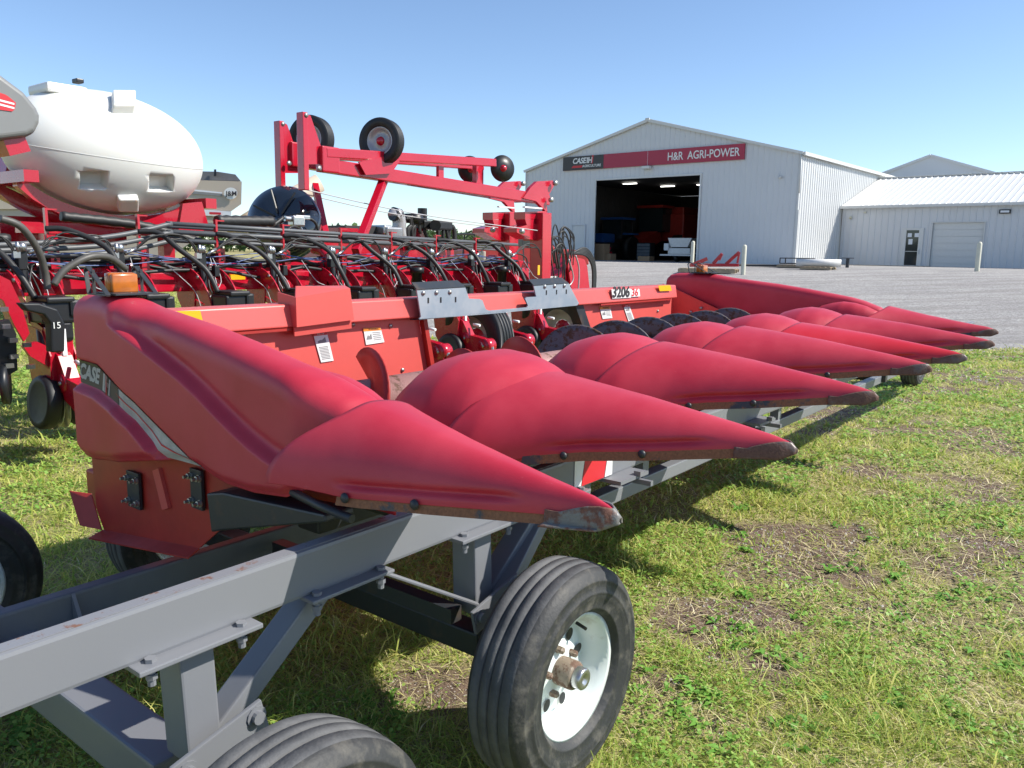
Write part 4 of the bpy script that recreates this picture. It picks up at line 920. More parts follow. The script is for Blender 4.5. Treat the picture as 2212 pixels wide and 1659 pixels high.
    sub('thin_hose', 'hose', lambda mb: [mb.tube(smooth_path([(PX+.25, y0+.08, 1.58), (PX+.26+J(.03), y0+.22+.02*k+J(.03), 1.66+.012*k+J(.03)), (PX+.27+J(.03), y0+.42+J(.04), 1.685+.012*k+J(.035)), (PX+.27, y0+.60-.02*k, 1.66+.012*k), (PX+.26, y0+.665, 1.54)], 6), .0075, 6) for k in range(3)])
    sub('seed_hose', 'hose', lambda mb: mb.tube(smooth_path([(PX+.11, y0-.56, 1.745), (PX+.20, y0-.42+J(.03), 1.73+J(.03)), (PX+.36+J(.03), y0-.27+J(.05), 1.61+J(.04)), (PX+.50+J(.02), y0-.16+J(.03), 1.42), (PX+.57, y0-.10, 1.22)], 7), .024, 10))
    sub('down_hose', 'hose', lambda mb: [mb.tube(smooth_path([(PX+.25, y0+.02*k, 1.46), (PX+.32+.04*k, y0-.05*k, 1.25), (PX+.40, y0+.05, 1.05), (PX+.55, y0+.09, .9)], 5), .008, 6) for k in (-1, 1)])
    return ru
rus = [row_unit(k) for k in range(3)]
for i, y in enumerate(UY):
    c = rus[i] if i < 3 else copy_tree(rus[(i*2+1) % 3], planter); c.location = Vector((0, y-UY[0], 0))
# dusty nearer hoses at the left end
pb('seed_hose', 'hose_dusty', lambda mb: (mb.tube(smooth_path([PU(0, 472, -5.6), PU(45, 490, -5.6), PU(82, 540, -5.65), PU(98, 590, -5.7), PU(103, 625, -5.7)], 7), .026, 12), mb.tube(smooth_path([PU(116, 615, -5.5), PU(140, 583, -5.5), PU(190, 556, -5.5), PU(235, 556, -5.55), PU(272, 581, -5.6)], 7), .026, 12)))
cov = pb('meter_cover', 'black', lambda mb: mb.prism([PU(45, 655, -5.0), PU(85, 655, -5.0), PU(125, 668, -5.0), (PU(141, 700, -5.0)), PU(140, 760, -5.0), PU(112, 762, -5.0), PU(110, 700, -5.0), PU(95, 680, -5.0), PU(60, 672, -5.0)], (-.10, 0, 0)))
bv = cov.modifiers.new('b', 'BEVEL'); bv.width = .012; bv.segments = 3
o_ = PU(112, 710, -4.995); put_text('row_number', '15', .062, 'white_dec', cov, o_-Vector(PO), PU(131, 709, -4.995)-o_, (0, 0, 1), extr=.0005)
pb('yellow_reflector', 'yellow', lambda mb: (mb.box((PX+.095, 3.1, 1.335), (.004, .28, .05)), mb.box((PX+.10, 8.12, 1.36), (.004, .05, .14))))
pb('lift_arm', 'redpaint', lambda mb: (mb.prism([PU(-20, 585, -5.5), PU(22, 606, -5.5), PU(45, 655, -5.5), PU(64, 720, -5.5), PU(52, 738, -5.5), PU(30, 700, -5.5), PU(8, 650, -5.5), PU(-20, 630, -5.5)], (-.03, 0, 0)), mb.prism([PU(50, 748, -5.6), PU(80, 738, -5.6), PU(112, 752, -5.6), PU(135, 790, -5.6), PU(150, 850, -5.6), PU(128, 850, -5.6), PU(104, 792, -5.6), PU(66, 770, -5.6)], (-.05, 0, 0))))
pb('row_cleaner', 'black', lambda mb: (mb.prism([PU(-20, 700, -5.3), PU(20, 690, -5.3), PU(35, 720, -5.3), PU(38, 800, -5.3), PU(10, 815, -5.3), PU(-20, 800, -5.3)], (-.08, 0, 0)), mb.lathe([(0, 0), (0, .14), (.04, .14), (.04, 0)], PU(5, 830, -5.3), (.5, 1, 0), 20)))
pb('fitting', 'silver', lambda mb: [mb.box(PU(a, b, -5.25), (.03, .05, .03)) for a, b in ((12, 705), (28, 735), (30, 770), (58, 745), (20, 790), (8, 668), (66, 792))])
# black accumulators and splash plate between units
pb('accumulator', 'black', lambda mb: [(mb.lathe([(0, 0), (0, .085), (.07, .085), (.07, .06), (.36, .06), (.36, 0)], (PX+.3, y, 1.42), (0, 0, -1), 20)) for y in (5.42, 7.02)])
pb('splash_plate', 'black', lambda mb: mb.prism([PU(660, 616, PX+.15), PU(717, 616, PX+.15), PU(717, 660, PX+.2), PU(683, 662, PX+.2), PU(680, 645, PX+.2)], (-.01, 0, 0)))
# carrying wheels
def carry(y, x=-5.95):
    R = .52; c = (x, y, .52); mb = MB(); h = .14
    pr = [(-h, .30), (-h*1.08, .38), (-h*1.0, R-.05), (-h*.85, R-.01)]; tr = [(-h*.85, R-.01)]
    for g in (-.55, -.18, .18, .55): tr += [(h*(g-.06), R), (h*(g-.05), R-.02), (h*(g+.05), R-.02), (h*(g+.06), R)]
    tr += [(h*.85, R-.01)]; mb.lathe(pr+tr+[(-a, b) for a, b in pr[::-1]], c, (.08, 1, 0), 72); w = mb.build('carrying_wheel', 'tyre_clean', planter, PO)
    mb = MB()
    mb.lathe([(-h, .30), (-h*.9, .29), (-h*.3, .27), (-h*.2, .15)], c, (.08, 1, 0), 48); rm = mb.build('rim', 'rim_grey', w, PO)
    mb = MB(); mb.lathe([(-h*.2, .15), (-h*.5, .10), (-h*1.1, .06), (-h*1.1, 0)], c, (.08, 1, 0), 12, False); mb.build('hub', 'redpaint', w, PO)
carry(6.25, -5.75); carry(8.15, -5.75); carry(.2); carry(-1.0)
# ---- white tank on its cradle
TC = HF.U(232, 333, -7.3); TA, TB, TZ = .93, .60, .575
def tank_pt(u, v, k=1.0):     # u round, v -1..1 along y
    return Vector((TC.x+TB*k*math.sqrt(max(0, 1-v*v))**.9*math.cos(u), TC.y+TA*v*k, TC.z+TZ*k*math.sqrt(max(0, 1-v*v))**.9*math.sin(u) - .035*v))
mb = MB(); mb.grid([[tank_pt(2*PI*j/64, math.sin(-PI/2+PI*i/48)) for j in range(65)] for i in range(49)])
def tank_block(px, py, w, h, d, out=.03):
    p = PU(px, py, TC.x+.35); 
    dirv = Vector((.8, 0, .55 if py < 300 else -.45)).normalized(); return p, dirv
tank = mb.build('liquid_tank', 'tank', planter, PO, weld=True)
def surf(px, py):
    """point of the tank skin seen at a measured spot"""
    d = ray(px, py); dl = Vector((d.dot(HF.X), d.dot(HF.Y), d.z)); cl = HF.loc(CAMP); best = None
    for k in range(400):
        t = 5.5+k*.01; p = cl+dl*t; q = p-TC; v = q.y/TA; zz = q.z+.035*v
        if (q.x/TB)**2+v*v+(zz/TZ)**2 < 1.0: return p
    return cl+dl*8
def block(a, b, grow=.05, name='moulded_block', sink=.10):
    """raised moulded block between two measured corners on the skin"""
    mb = MB(); x0, y0 = a; x1, y1 = b; P = [surf(x0, y0), surf(x1, y0), surf(x1, y1), surf(x0, y1)]; c = sum(P, Vector())/4; n = Vector(((c.x-TC.x)/TB**2, (c.y-TC.y)/TA**2, (c.z-TC.z)/TZ**2)).normalized()
    lo = [p - n*sink for p in P]; hi = [c+(p-c)*.93 + n*grow*(1.0) for p in P]
    A = [mb.v(p) for p in lo]; B = [mb.v(p) for p in hi]; mb.bm.faces.new(B)
    for k in range(4): mb.bm.faces.new((A[k], A[(k+1) % 4], B[(k+1) % 4], B[k]))
    o = mb.build(name, 'tank', tank, PO); bv = o.modifiers.new('b', 'BEVEL'); bv.width = .02; bv.segments = 3; return o
block((238, 212), (290, 248), .10); block((250, 418), (297, 448), .07)
for a_, b_ in (((170, 368), (232, 408)), ((320, 378), (374, 414))):
    P_ = [surf(a_[0], a_[1]), surf(b_[0], a_[1]), surf(b_[0], b_[1]), surf(a_[0], b_[1])]; c_ = sum(P_, Vector())/4; n_ = Vector((.92, 0, -.40)).normalized(); mb = MB(); A_ = [mb.v(c_+(p-c_)*.82 - n_*.09) for p in P_]; B_ = [mb.v(c_+(p-c_)*1.25 + n_*.2) for p in P_]; mb.bm.faces.new(A_[::-1]); mb.bm.faces.new(B_)
    for k in range(4): mb.bm.faces.new((A_[k], A_[(k+1) % 4], B_[(k+1) % 4], B_[k]))
    ct = mb.build('recess_tool', 'tank', planter, PO); md = tank.modifiers.new('r', 'BOOLEAN'); md.operation = 'DIFFERENCE'; md.solver = 'EXACT'; md.object = ct; bpy.context.view_layer.update(); dg_ = bpy.context.evaluated_depsgraph_get(); nm_ = bpy.data.meshes.new_from_object(tank.evaluated_get(dg_)); tank.modifiers.clear(); tank.data = nm_; bpy.data.objects.remove(ct); block((262, 383), (288, 396), .004, 'tank_label', .01)
pb('mould_seam', 'tank', lambda mb: mb.tube([tank_pt(PI*-.06, math.sin(-PI/2+.05+(PI-.1)*i/40), 1.0) for i in range(41)], .0035, 6), tank)
pb('filler_lid', 'tank', lambda mb: (mb.box(tank_pt(PI/2, -.45)+Vector((0, 0, -.02)), (.42, .36, .09), bev=.03),), tank)
pb('lid_vent', 'black', lambda mb: mb.box(tank_pt(PI/2, -.25)+Vector((0, 0, .07)), (.1, .07, .04), bev=.01), tank)
def fcr(mb):
    for x in (TC.x+.12, TC.x-.42):
        P = []
        for k in range(15):
            v = -.96+1.78*k/14; z = TC.z - TZ*1.02*math.sqrt(max(.0, 1-(v*.93)**2))**.9 - .035*v - .03; P.append(Vector((x-.1*0, TC.y+TA*v, max(z, TC.z-TZ-.09))))
        for a, b in zip(P, P[1:]): mb.prism([a+Vector((-.05, 0, .03)), b+Vector((-.05, 0, .03)), b+Vector((-.05, 0, -.09)), a+Vector((-.05, 0, -.09))], (.10, 0, 0))
    for v, z in ((-.97, TC.z-.30), (.84, TC.z-.44)):
        mb.beam((TC.x-.45, TC.y+TA*v, z), (TC.x+.50, TC.y+TA*v, z), .12, .10)
    mb.box((TC.x, TC.y-.1, TC.z-TZ-.15), (.14, 1.5, .10)); mb.box((TC.x, TC.y+.55, TC.z-TZ-.30), (.12, .12, .38)); mb.box((TC.x, TC.y-.6, TC.z-TZ-.30), (.12, .12, .38))
    mb.prism([PU(395, 432, TC.x+.5), PU(480, 415, TC.x+.5), PU(455, 446, TC.x+.5), PU(380, 452, TC.x+.5)], (-.1, 0, 0)) if 0 else None
pb('tank_cradle', 'redpaint', fcr)
pb('cradle_upright', 'redpaint', lambda mb: (mb.prism([PU(395, 440, -6.7), PU(436, 436, -6.7), PU(450, 486, -6.7), PU(470, 486, -6.7), PU(470, 500, -6.7), PU(385, 500, -6.7)], (-.05, 0, 0)), mb.beam(PU(0, 415, -8.0), PU(120, 470, -8.0), .1, .12), mb.box(PU(130, 500, -7.9), (.3, 1.2, .26)), mb.beam(PU(0, 366, -8.0), PU(150, 425, -8.0), .3, .28), mb.beam(PU(0, 322, -6.2), PU(45, 312, -6.2), .25, .12)))
# grey moulded shroud with red stripes at the left end
gx = -6.0
SH = [(-60, 120), (0, 155), (55, 196), (84, 232), (92, 250), (91, 266), (80, 288), (62, 297), (0, 305), (-60, 308)]
mb = MB(); lay = []
for i, (dx, sc) in enumerate(((0, .86), (.05, .97), (.14, 1.0), (-.0, 1)) [:3]):
    c = sum((PU(a, b, gx) for a, b in SH), Vector())/len(SH); lay.append([c+(PU(a, b, gx)-c)*sc + Vector((-dx, 0, 0)) for a, b in SH])
c = sum((PU(a, b, gx) for a, b in SH), Vector())/len(SH); lay.append([c+(PU(a, b, gx)-c)*.98+Vector((-.6, 0, 0)) for a, b in SH])
mb.grid([l+[l[0]] for l in lay]); mb.face(lay[0]); mb.face(lay[-1]); sh = mb.build('side_shroud', 'grey_pl', planter, PO, weld=True); bv = sh.modifiers.new('b', 'BEVEL'); bv.width = .025; bv.segments = 3
mb = MB(); mb.prism([PU(-40, 188, gx+.004), PU(10, 204, gx+.004), PU(17, 208, gx+.004), PU(34, 222, gx+.004), PU(32, 236, gx+.004), PU(26, 241, gx+.004), PU(-40, 232, gx+.004)], (.002, 0, 0)); st = mb.build('stripe_decal', 'red_dec', sh, PO)
mb = MB()
for dy in (12, 21): mb.prism([PU(-40, 192+dy, gx+.007), PU(31, 211+dy, gx+.007), PU(31, 215+dy, gx+.007), PU(-40, 197+dy, gx+.007)], (.001, 0, 0))
mb.build('stripe', 'white_dec', st, PO)
# ---- black glossy drum
DC = PU(612, 480, -7.7)
pb('vacuum_drum', 'blackgloss', lambda mb: (mb.lathe([(-.30, 0), (-.30, .34), (-.27, .40), (-.24, .42), (-.10, .42), (-.08, .46), (0.0, .46), (.05, .44), (.13, .30), (.16, 0)], DC, (.55, -.75, .22), 64), mb.lathe([(.17, 0), (.17, .05), (.13, .08)], DC, (.55, -.75, .22), 20)))
pb('drum_rib', 'black', lambda mb: [mb.beam(DC+Vector((.55, -.75, .22)).normalized()*.165 + d*.06, DC+Vector((.55, -.75, .22)).normalized()*.085 + d*.38, .012, .02) for d in [Vector((.8*math.cos(a), .59*math.cos(a), math.sin(a)*.97)).normalized() for a in [k*PI/4+.3 for k in range(8)]]])
pb('valve_manifold', 'silver', lambda mb: (mb.box(PU(640, 478, -7.0), (.12, .16, .12), bev=.02), mb.box(PU(652, 470, -7.0), (.06, .20, .05), bev=.01), mb.cyl(PU(615, 472, -7.0), PU(632, 474, -7.0), .03), mb.cyl(PU(645, 485, -7.0), PU(655, 505, -7.0), .02), mb.box(PU(530, 516, -6.6), (.05, .3, .03)), mb.box(PU(555, 514, -6.6), (.05, .2, .03))))
pb('manifold_hose', 'hose', lambda mb: (mb.tube(smooth_path([PU(540, 500, -6.9), PU(580, 492, -6.95), PU(612, 470, -7)], 6), .022, 8), mb.tube(smooth_path([PU(655, 468, -7), PU(680, 480, -7), PU(690, 510, -7)], 6), .018, 8), mb.tube(smooth_path([PU(655, 500, -7), PU(630, 490, -6.9), PU(600, 520, -6.8)], 6), .014, 8)))
# ---- marker arms (folded) and masts
def marker(c, post_t, post_b, b1, b2, b3, b4, ty, tyr, disc, dr, pw=.10):
    mb = MB(); a = PU(*post_t, c); b = PU(*post_b, c); mb.beam(a, b, .07, .12, .008)
    w = PU(post_t[0]+14, post_t[1]+8, c); mb.prism([a+Vector((.04, 0, 0)), w+Vector((.04, 0, 0)), PU(post_t[0]+46, post_t[1]+88, c+.04), PU(post_t[0]+46, post_t[1]+112, c+.04), PU(post_t[0]+8, post_t[1]+112, c+.04)], (-.015, 0, 0))
    ma = mb.build('marker_post', 'redtube', planter, PO)
    mb = MB(); mb.beam(PU(*b1, c), PU(*b2, c), .14, .16, .012); mb.beam(PU(*b3, c+.05), PU(*b4, c+.05), .11, .11, .01)
    p = PU(b1[0]+14, b1[1]-4, c); mb.box(p+Vector((.05, 0, .03)), (.10, .26, .30), bev=.02)
    ar = mb.build('marker_arm', 'redtube', planter, PO)
    mb = MB(); mb.lathe([(0, 0), (0, .03), (.02, .03), (.02, 0)], PU(b1[0]-2, b1[1]+8, c+.11), (1, 0, 0), 10); mb.lathe([(0, 0), (0, .025), (.02, .025), (.02, 0)], PU(post_t[0]+8, post_t[1]+6, c+.05), (1, 0, 0), 10); mb.build('pivot_pin', 'bolt', ar, PO)
    # wheel and disc
    R = tyr; cc = PU(*ty, c+.02); h = R*.29; mb = MB(); ax = (.36, -.93, .03)
    pr = [(-h*.7, R*.60), (-h, R*.72), (-h*1.02, R*.86), (-h*.9, R*.97)]; tr = []
    for g in (-.7, -.35, 0, .35, .7): tr += [(h*(g-.04), R), (h*(g-.03), R*.965), (h*(g+.03), R*.965), (h*(g+.04), R)]
    mb.lathe(pr+tr+[(-x, y) for x, y in pr[::-1]], cc, ax, 48); w_ = mb.build('marker_wheel', 'tyre_clean', planter, PO)
    mb = MB(); mb.lathe([(h*.7, R*.61), (h*.75, R*.56), (h*.3, R*.50), (h*.1, R*.30), (h*.4, R*.2), (h*.4, 0)], cc, ax, 32); rm_ = mb.build('rim', 'rim_grey', w_, PO)
    mb = MB(); mb.lathe([(h*.4, R*.2), (h*1.0, R*.12), (h*1.0, 0)], cc, ax, 16); mb.build('hub', 'redpaint', w_, PO)
    mb = MB(); dc = PU(*disc, c+.05); mb.lathe([(0, 0), (.0, dr*.3), (-.02, dr), (-.014, dr), (.012, dr*.3), (.012, 0)], dc, (.9, -.45, 0), 40); d_ = mb.build('marker_disc', 'black', planter, PO)
    mb = MB(); mb.lathe([(.0, dr*.28), (.05, dr*.22), (.06, 0)], dc, (.9, -.45, 0), 14); mb.build('disc_hub', 'redpaint', d_, PO)
    return ma
c1, c2 = -7.0, -7.9
marker(c2, (602, 262), (606, 408), (625, 345), (1120, 428), (640, 330), (1040, 360), (672, 302), .30, (1016, 366), .21)
marker(c1, (652, 243), (656, 411), (690, 356), (1180, 433), (700, 330), (1066, 352), (824, 306), .285, (1086, 364), .195)
def fsup(mb):
    mb.beam(PU(835, 372, c1-.1), PU(768, 545, c1+.5), .09, .10, .008); mb.beam(PU(680, 400, c2), PU(704, 512, c2+.5), .08, .09, .008)
    mb.prism([PU(775, 350, c1+.12), PU(868, 330, c1+.12), PU(862, 350, c1+.12), PU(845, 375, c1+.12), PU(790, 378, c1+.12)], (-.02, 0, 0)); mb.prism([PU(838, 345, c1+.02), PU(868, 330, c1+.02), PU(862, 350, c1+.02), PU(845, 375, c1+.02), PU(820, 372, c1+.02)], (-.25, 0, 0))
    mb.box(PU(950, 372, c1), (.05, .10, .16)); mb.box(PU(1032, 380, c1-.2), (.08, .16, .36))
pb('arm_support', 'redtube', fsup)
def mast(mb, px, top, c):
    P = lambda a, b: PU(px+a, b, c)
    mb.beam(P(0, top+70), P(-2, 640), .24, .25, .012)
    mb.prism([P(-34, top+68), P(14, top+66), P(14, top+82), P(-34, top+84)], (-.22, 0, 0))
    mb.prism([P(-34, top+84), P(-14, top+84), P(-16, top+130), P(-28, top+105)], (-.20, 0, 0))
    mb.prism([P(-22, top+15), P(-8, top+2), P(26, top), (P(30, top+8)), P(18, top+30), P(12, top+45), P(14, top+70), P(-10, top+45), P(-38, top+38)], (-.06, 0, 0))
    mb.prism([P(-22, top+15), P(-8, top+2), P(26, top), (P(30, top+8)), P(18, top+30), P(12, top+45), P(14, top+70), P(-10, top+45), P(-38, top+38)], (-.06, .0, 0)) if 0 else None
    mb.prism([P(-52, top+103), P(-20, top+93), P(12, top+97), P(12, top+130), P(-25, top+127), P(-52, top+112)], (-.26, 0, 0))
pb('fold_mast', 'redtube', lambda mb: mast(mb, 1168, 390, c1+.1)); pb('fold_mast', 'redtube', lambda mb: mast(mb, 1098, 391, c2+.1))
pb('mast_shim', 'cyl', lambda mb: (mb.box(PU(1150, 449, c1+.15), (.05, .45, .022)), mb.box(PU(1092, 448, c2+.15), (.05, .40, .022))))
pb('pivot_pin', 'bolt', lambda mb: [mb.lathe([(0, 0), (0, .04), (.05, .04), (.05, 0)], PU(a, b, c), (1, -.3, 0), 12) for a, b, c in ((1197, 396, c1+.15), (1128, 397, c2+.15), (1188, 432, c1+.15), (1125, 500, c1+.2), (1062, 497, c2+.2))])
pb('tie_cable', 'pale_cable', lambda mb: (mb.tube(smooth_path([PU(657, 409, c1), PU(900, 462, c1), PU(1160, 498, c1+.2)], 8), .007, 6), mb.tube(smooth_path([PU(612, 408, c2), PU(850, 462, c2), PU(1075, 492, c2+.2)], 8), .007, 6)))
# hitch end with hose loops, right
HX = -7.3
def fhit(mb):
    mb.prism([PU(1206, 600, HX), PU(1240, 555, HX), PU(1262, 560, HX), PU(1268, 575, HX), PU(1275, 640, HX), PU(1190, 640, HX)], (-.35, 0, 0)); mb.prism([PU(1184, 616, HX+.1), PU(1212, 612, HX+.1), PU(1214, 640, HX+.1), PU(1184, 640, HX+.1)], (-.3, 0, 0))
    mb.prism([PU(1223, 548, HX+.06), PU(1232, 546, HX+.06), PU(1250, 590, HX+.06), PU(1258, 600, HX+.06), PU(1270, 603, HX+.06), PU(1272, 640, HX+.06), PU(1236, 640, HX+.06)], (-.04, 0, 0))
    mb.beam(PU(1060, 560, HX-.4), PU(1180, 585, HX-.4), .14, .14, .01); mb.beam(PU(840, 590, HX+.3), PU(1060, 600, HX+.3), .14, .14, .01)
pb('hitch_tower', 'redtube', fhit)
def fhl(mb):
    r_ = random.Random(9)
    for k in range(6): mb.tube(smooth_path([PU(1236+r_.uniform(-8, 6), 548, HX), PU(1262, 536+3*k, HX), PU(1280-k, 556+2*k, HX), PU(1286-k*1.2, 590, HX), PU(1284-k, 640, HX)], 6), .02, 8)
    for k in range(14):
        x = 1185+r_.uniform(-5, 35); y = 520+r_.uniform(-20, 30); mb.tube(smooth_path([PU(x, y+r_.uniform(30, 60), HX+.2), PU(x+r_.uniform(-6, 4), y, HX+.2), PU(x+r_.uniform(4, 14), y-r_.uniform(5, 25), HX+.2), PU(x+r_.uniform(14, 26), y+10, HX+.2), PU(x+r_.uniform(14, 30), y+r_.uniform(40, 80), HX+.2)], 5), r_.uniform(.008, .018), 6)
pb('hose_loop', 'hose', fhl)
pb('hose_loop', 'rim_grey', lambda mb: (mb.tube(smooth_path([PU(1243, 552, HX+.2), PU(1250, 580, HX+.2), PU(1249, 620, HX+.2), PU(1246, 640, HX+.2)], 6), .014, 8), mb.tube(smooth_path([PU(1205, 600, HX+.3), PU(1225, 618, HX+.3), PU(1238, 600, HX+.3), PU(1228, 560, HX+.3)], 6), .012, 8)))
o_ = PU(1178, 607, HX+.12); put_text('maker_lettering', 'CASE IH', .10, 'white_dec', planter, o_-Vector(PO), PU(1205, 605, HX+.12)-o_, (0, 0, 1), extr=.001, bold=.004)
pb('lettering_plate', 'black', lambda mb: mb.prism([PU(1176, 599, HX+.11), PU(1206, 597, HX+.11), PU(1206, 609, HX+.11), PU(1176, 610, HX+.11)], (-.01, 0, 0)))

# ================================================================== ENGINE FRAME behind the planter
EX = -9.6
eng = root('engine_unit', HF, (EX, 7.6, 0), 'bare diesel engine on a red frame seen behind the planter pipes', 'engine'); EO = (EX, 7.6, 0)
EUp = lambda a, b, d=0: HF.U(a, b, EX+d)
def eb(name, m, fn): mb = MB(); fn(mb); return mb.build(name, m, eng, EO)
eb('red_frame', 'redpaint', lambda mb: (mb.prism([EUp(700, 520), EUp(930, 518), EUp(980, 530), EUp(980, 640), EUp(700, 640)], (-.9, 0, 0)), mb.prism([EUp(898, 493), EUp(921, 494), EUp(921, 508), EUp(911, 520), EUp(914, 560), EUp(900, 560), EUp(904, 520)], (-.1, 0, 0)), mb.box(EUp(740, 497), (.3, .4, .06))))
eb('radiator', 'grille', lambda mb: mb.prism([EUp(746, 487), EUp(812, 489), EUp(812, 520), EUp(746, 520)], (-.7, 0, 0)))
eb('engine_block', 'silver', lambda mb: (mb.box(EUp(832, 505), (.5, .36, .22), bev=.03), mb.box(EUp(822, 497), (.4, .2, .16), bev=.03), mb.cyl(EUp(838, 495), EUp(848, 510), .08)))
eb('intake_elbow', 'rim_grey', lambda mb: mb.tube(smooth_path([EUp(850, 470), EUp(856, 463), EUp(862, 478), EUp(862, 495), EUp(866, 515)], 6), .12, 16))
eb('air_cleaner', 'black', lambda mb: (mb.cyl(EUp(848, 462), EUp(862, 466), .12, 20), mb.lathe([(0, 0), (0, .17), (.16, .17), (.16, 0)], EUp(893, 482), (0, 0, 1), 24), mb.cyl(EUp(912, 478), EUp(912, 450), .085, 18), mb.box(EUp(935, 487), (.3, .75, .16), bev=.03), mb.cyl(EUp(940, 487, .3), EUp(940, 487), .1, 14)))
def fe(mb):
    r_ = random.Random(4)
    for k in range(12): x = r_.uniform(868, 985); mb.tube(smooth_path([EUp(x, 488, .1), EUp(x+r_.uniform(-8, 8), 500, .1), EUp(x+r_.uniform(-12, 12), 540, .1)], 4), .035, 6)
    for k in range(8): x = r_.uniform(860, 900); mb.tube(smooth_path([EUp(x, 475, .1), EUp(x+8, 468, .1), EUp(x+12, 505, .1)], 4), .02, 6)
eb('engine_hose', 'hose', fe)

# ================================================================== TAN GRAIN CART far left
def gcart():
    D0 = 17.0; A = lambda a, b, d=D0: at_depth(a, b, d)
    c = A(430, 480); g = bpy.data.objects.new('grain_cart', None); COL.objects.link(g); g.location = (c.x, c.y, tzf(c.x, c.y)); tag(g, 'tan grain cart with a grey tarp roof behind the white tank', 'grain cart')
    GO = tuple(g.location)
    back = Vector((-.45, .9, 0))
    def pr(name, m, pts, d, th, par=None): mb = MB(); mb.prism([A(a, b, d) for a, b in pts], th); return mb.build(name, m, par or g, GO)
    hp = pr('hopper', 'tan', [(-60, 388), (380, 388), (522, 392), (521, 441), (500, 456), (380, 452), (-60, 452)], D0, back*3.2)
    pr('lower_hopper', 'tan', [(-60, 452), (500, 457), (496, 470), (490, 505), (440, 505), (300, 600), (-60, 600)], D0+.05, back*2.6)
    pr('white_band', 'paper', [(380, 449), (500, 457), (498, 469), (380, 462)], D0-.03, back*.02, hp); pr('red_reflector', 'red_dec', [(452, 458), (477, 459), (477, 464), (452, 463)], D0-.06, back*.01, hp)
    tp = pr('tarp_roof', 'tarp', [(200, 376), (420, 370), (470, 371), (508, 377), (520, 391), (380, 388), (200, 388)], D0+.1, back*3.0)
    pr('tarp_stop', 'black', [(463, 366), (467, 366), (467, 380), (463, 380)], D0-.02, back*.1, tp)
    pr('stripe', 'grey_dec', [(380, 410), (480, 419), (480, 424), (380, 416)], D0-.02, back*.01, hp); pr('stripe', 'paper', [(380, 405.5), (480, 415.5), (480, 418.5), (380, 409.5)], D0-.02, back*.01, hp)
    mb = MB(); cc = A(498, 418, D0-.04); vs = [mb.v(cc + rt*.145*math.cos(2*PI*k/32) + up*.125*math.sin(2*PI*k/32)) for k in range(32)]; mb.bm.faces.new(vs); lg = mb.build('logo_oval', 'white_dec', hp, GO)
    put_text('lettering', 'J&M', .14, 'dark_dec', lg, A(487.5, 423, D0-.06)-Vector(GO), rt, up, extr=.002, bold=.003)
    mb = MB(); mb.tube([A(498, 505, D0+.8), A(560, 465, D0+1.2), A(690, 395, D0+1.6)], .21, 20); mb.build('unload_auger', 'tan', g, GO)
    mb = MB(); mb.prism([A(560, 470, D0+.9), A(640, 470, D0+.9), A(640, 520, D0+.9), A(500, 520, D0+.9)], back*.5); mb.build('chassis_plate', 'tan', g, GO)
    mb = MB()
    for a in (250, 420): 
        p = A(a, 560, D0+.6); mb.lathe([(-.25, 0), (-.25, .7), (.25, .7), (.25, 0)], (p.x, p.y, tzf(p.x, p.y)+.7), (1, .4, 0), 32)
    mb.build('wheel', 'tyre_clean', g, GO)
gcart()

# ================================================================== SHOP
shop = root('shop_building', BF, (-8.7, 8, 0), 'large white metal workshop with open bay door and red sign on its gable', 'building')
SO = (-8.7, 8, 0)
W_, E_, R_ = 17.41, 5.443, 7.741
def sb(name, m, fn, par=None, off=SO): mb = MB(); fn(mb); return mb.build(name, m, par or shop, off)
dl, dr, dt = -12.08, -5.38, 4.627
def roofz(x): return E_+(R_-E_)*(1-abs(x+W_/2)/(W_/2))
def ribwall(mb, x0, x1, zf0, zf1, y, pitch=.305, d=.02, nrm=-1, axis=0, rib=.035):
    """sheet wall with real ribs; zf0/zf1 give bottom/top height along it"""
    xs = []; x = x0
    n = max(1, int(round((x1-x0)/pitch)))
    for k in range(n):
        a = x0+(x1-x0)*k/n; b = x0+(x1-x0)*(k+1)/n; m_ = (a+b)/2
        xs += [(a, 0), (m_-rib, 0), (m_-rib*.45, d), (m_+rib*.45, d), (m_+rib, 0)]
    xs.append((x1, 0)); rows = []
    for xx, o in xs:
        P = []
        for z in (zf0(xx), zf1(xx)):
            P.append(Vector((xx, y+nrm*o, z)) if axis == 0 else Vector((y+nrm*o, xx, z)))
        rows.append(P)
    mb.grid(rows, False)
zero = lambda v: -.3
sb('gable_wall', 'wall', lambda mb: (ribwall(mb, -W_, dl, zero, roofz, 0), ribwall(mb, dl, dr, lambda v: dt, roofz, 0), ribwall(mb, dr, 0, zero, roofz, 0)))
sb('side_wall', 'wall_side', lambda mb: (ribwall(mb, .02, 24, zero, lambda v: E_, 0, pitch=.305, d=.035, nrm=1, axis=1, rib=.06), ribwall(mb, .02, 24, zero, lambda v: E_, -W_, nrm=-1, axis=1)))
def froof(mb):
    for s in (0, 1):
        x0 = .12 if s else -W_-.12; mb.prism([(x0, -.12, roofz(x0)+.0), (-W_/2, -.12, R_+.02), (-W_/2, 24, R_+.02), (x0, 24, roofz(x0))], (0, 0, .06))
sb('roof', 'roofw', froof)
sb('gable_trim', 'frame_w', lambda mb: (mb.beam((-W_-.1, -.14, E_-.03), (-W_/2, -.14, R_-.03), .05, .14), mb.beam((.1, -.14, E_-.03), (-W_/2, -.14, R_-.03), .05, .14), mb.beam((.16, -.1, E_-.05), (.16, 24, E_-.05), .12, .16), mb.box((-W_/2, -.17, R_+.02), (.25, .05, .16))))
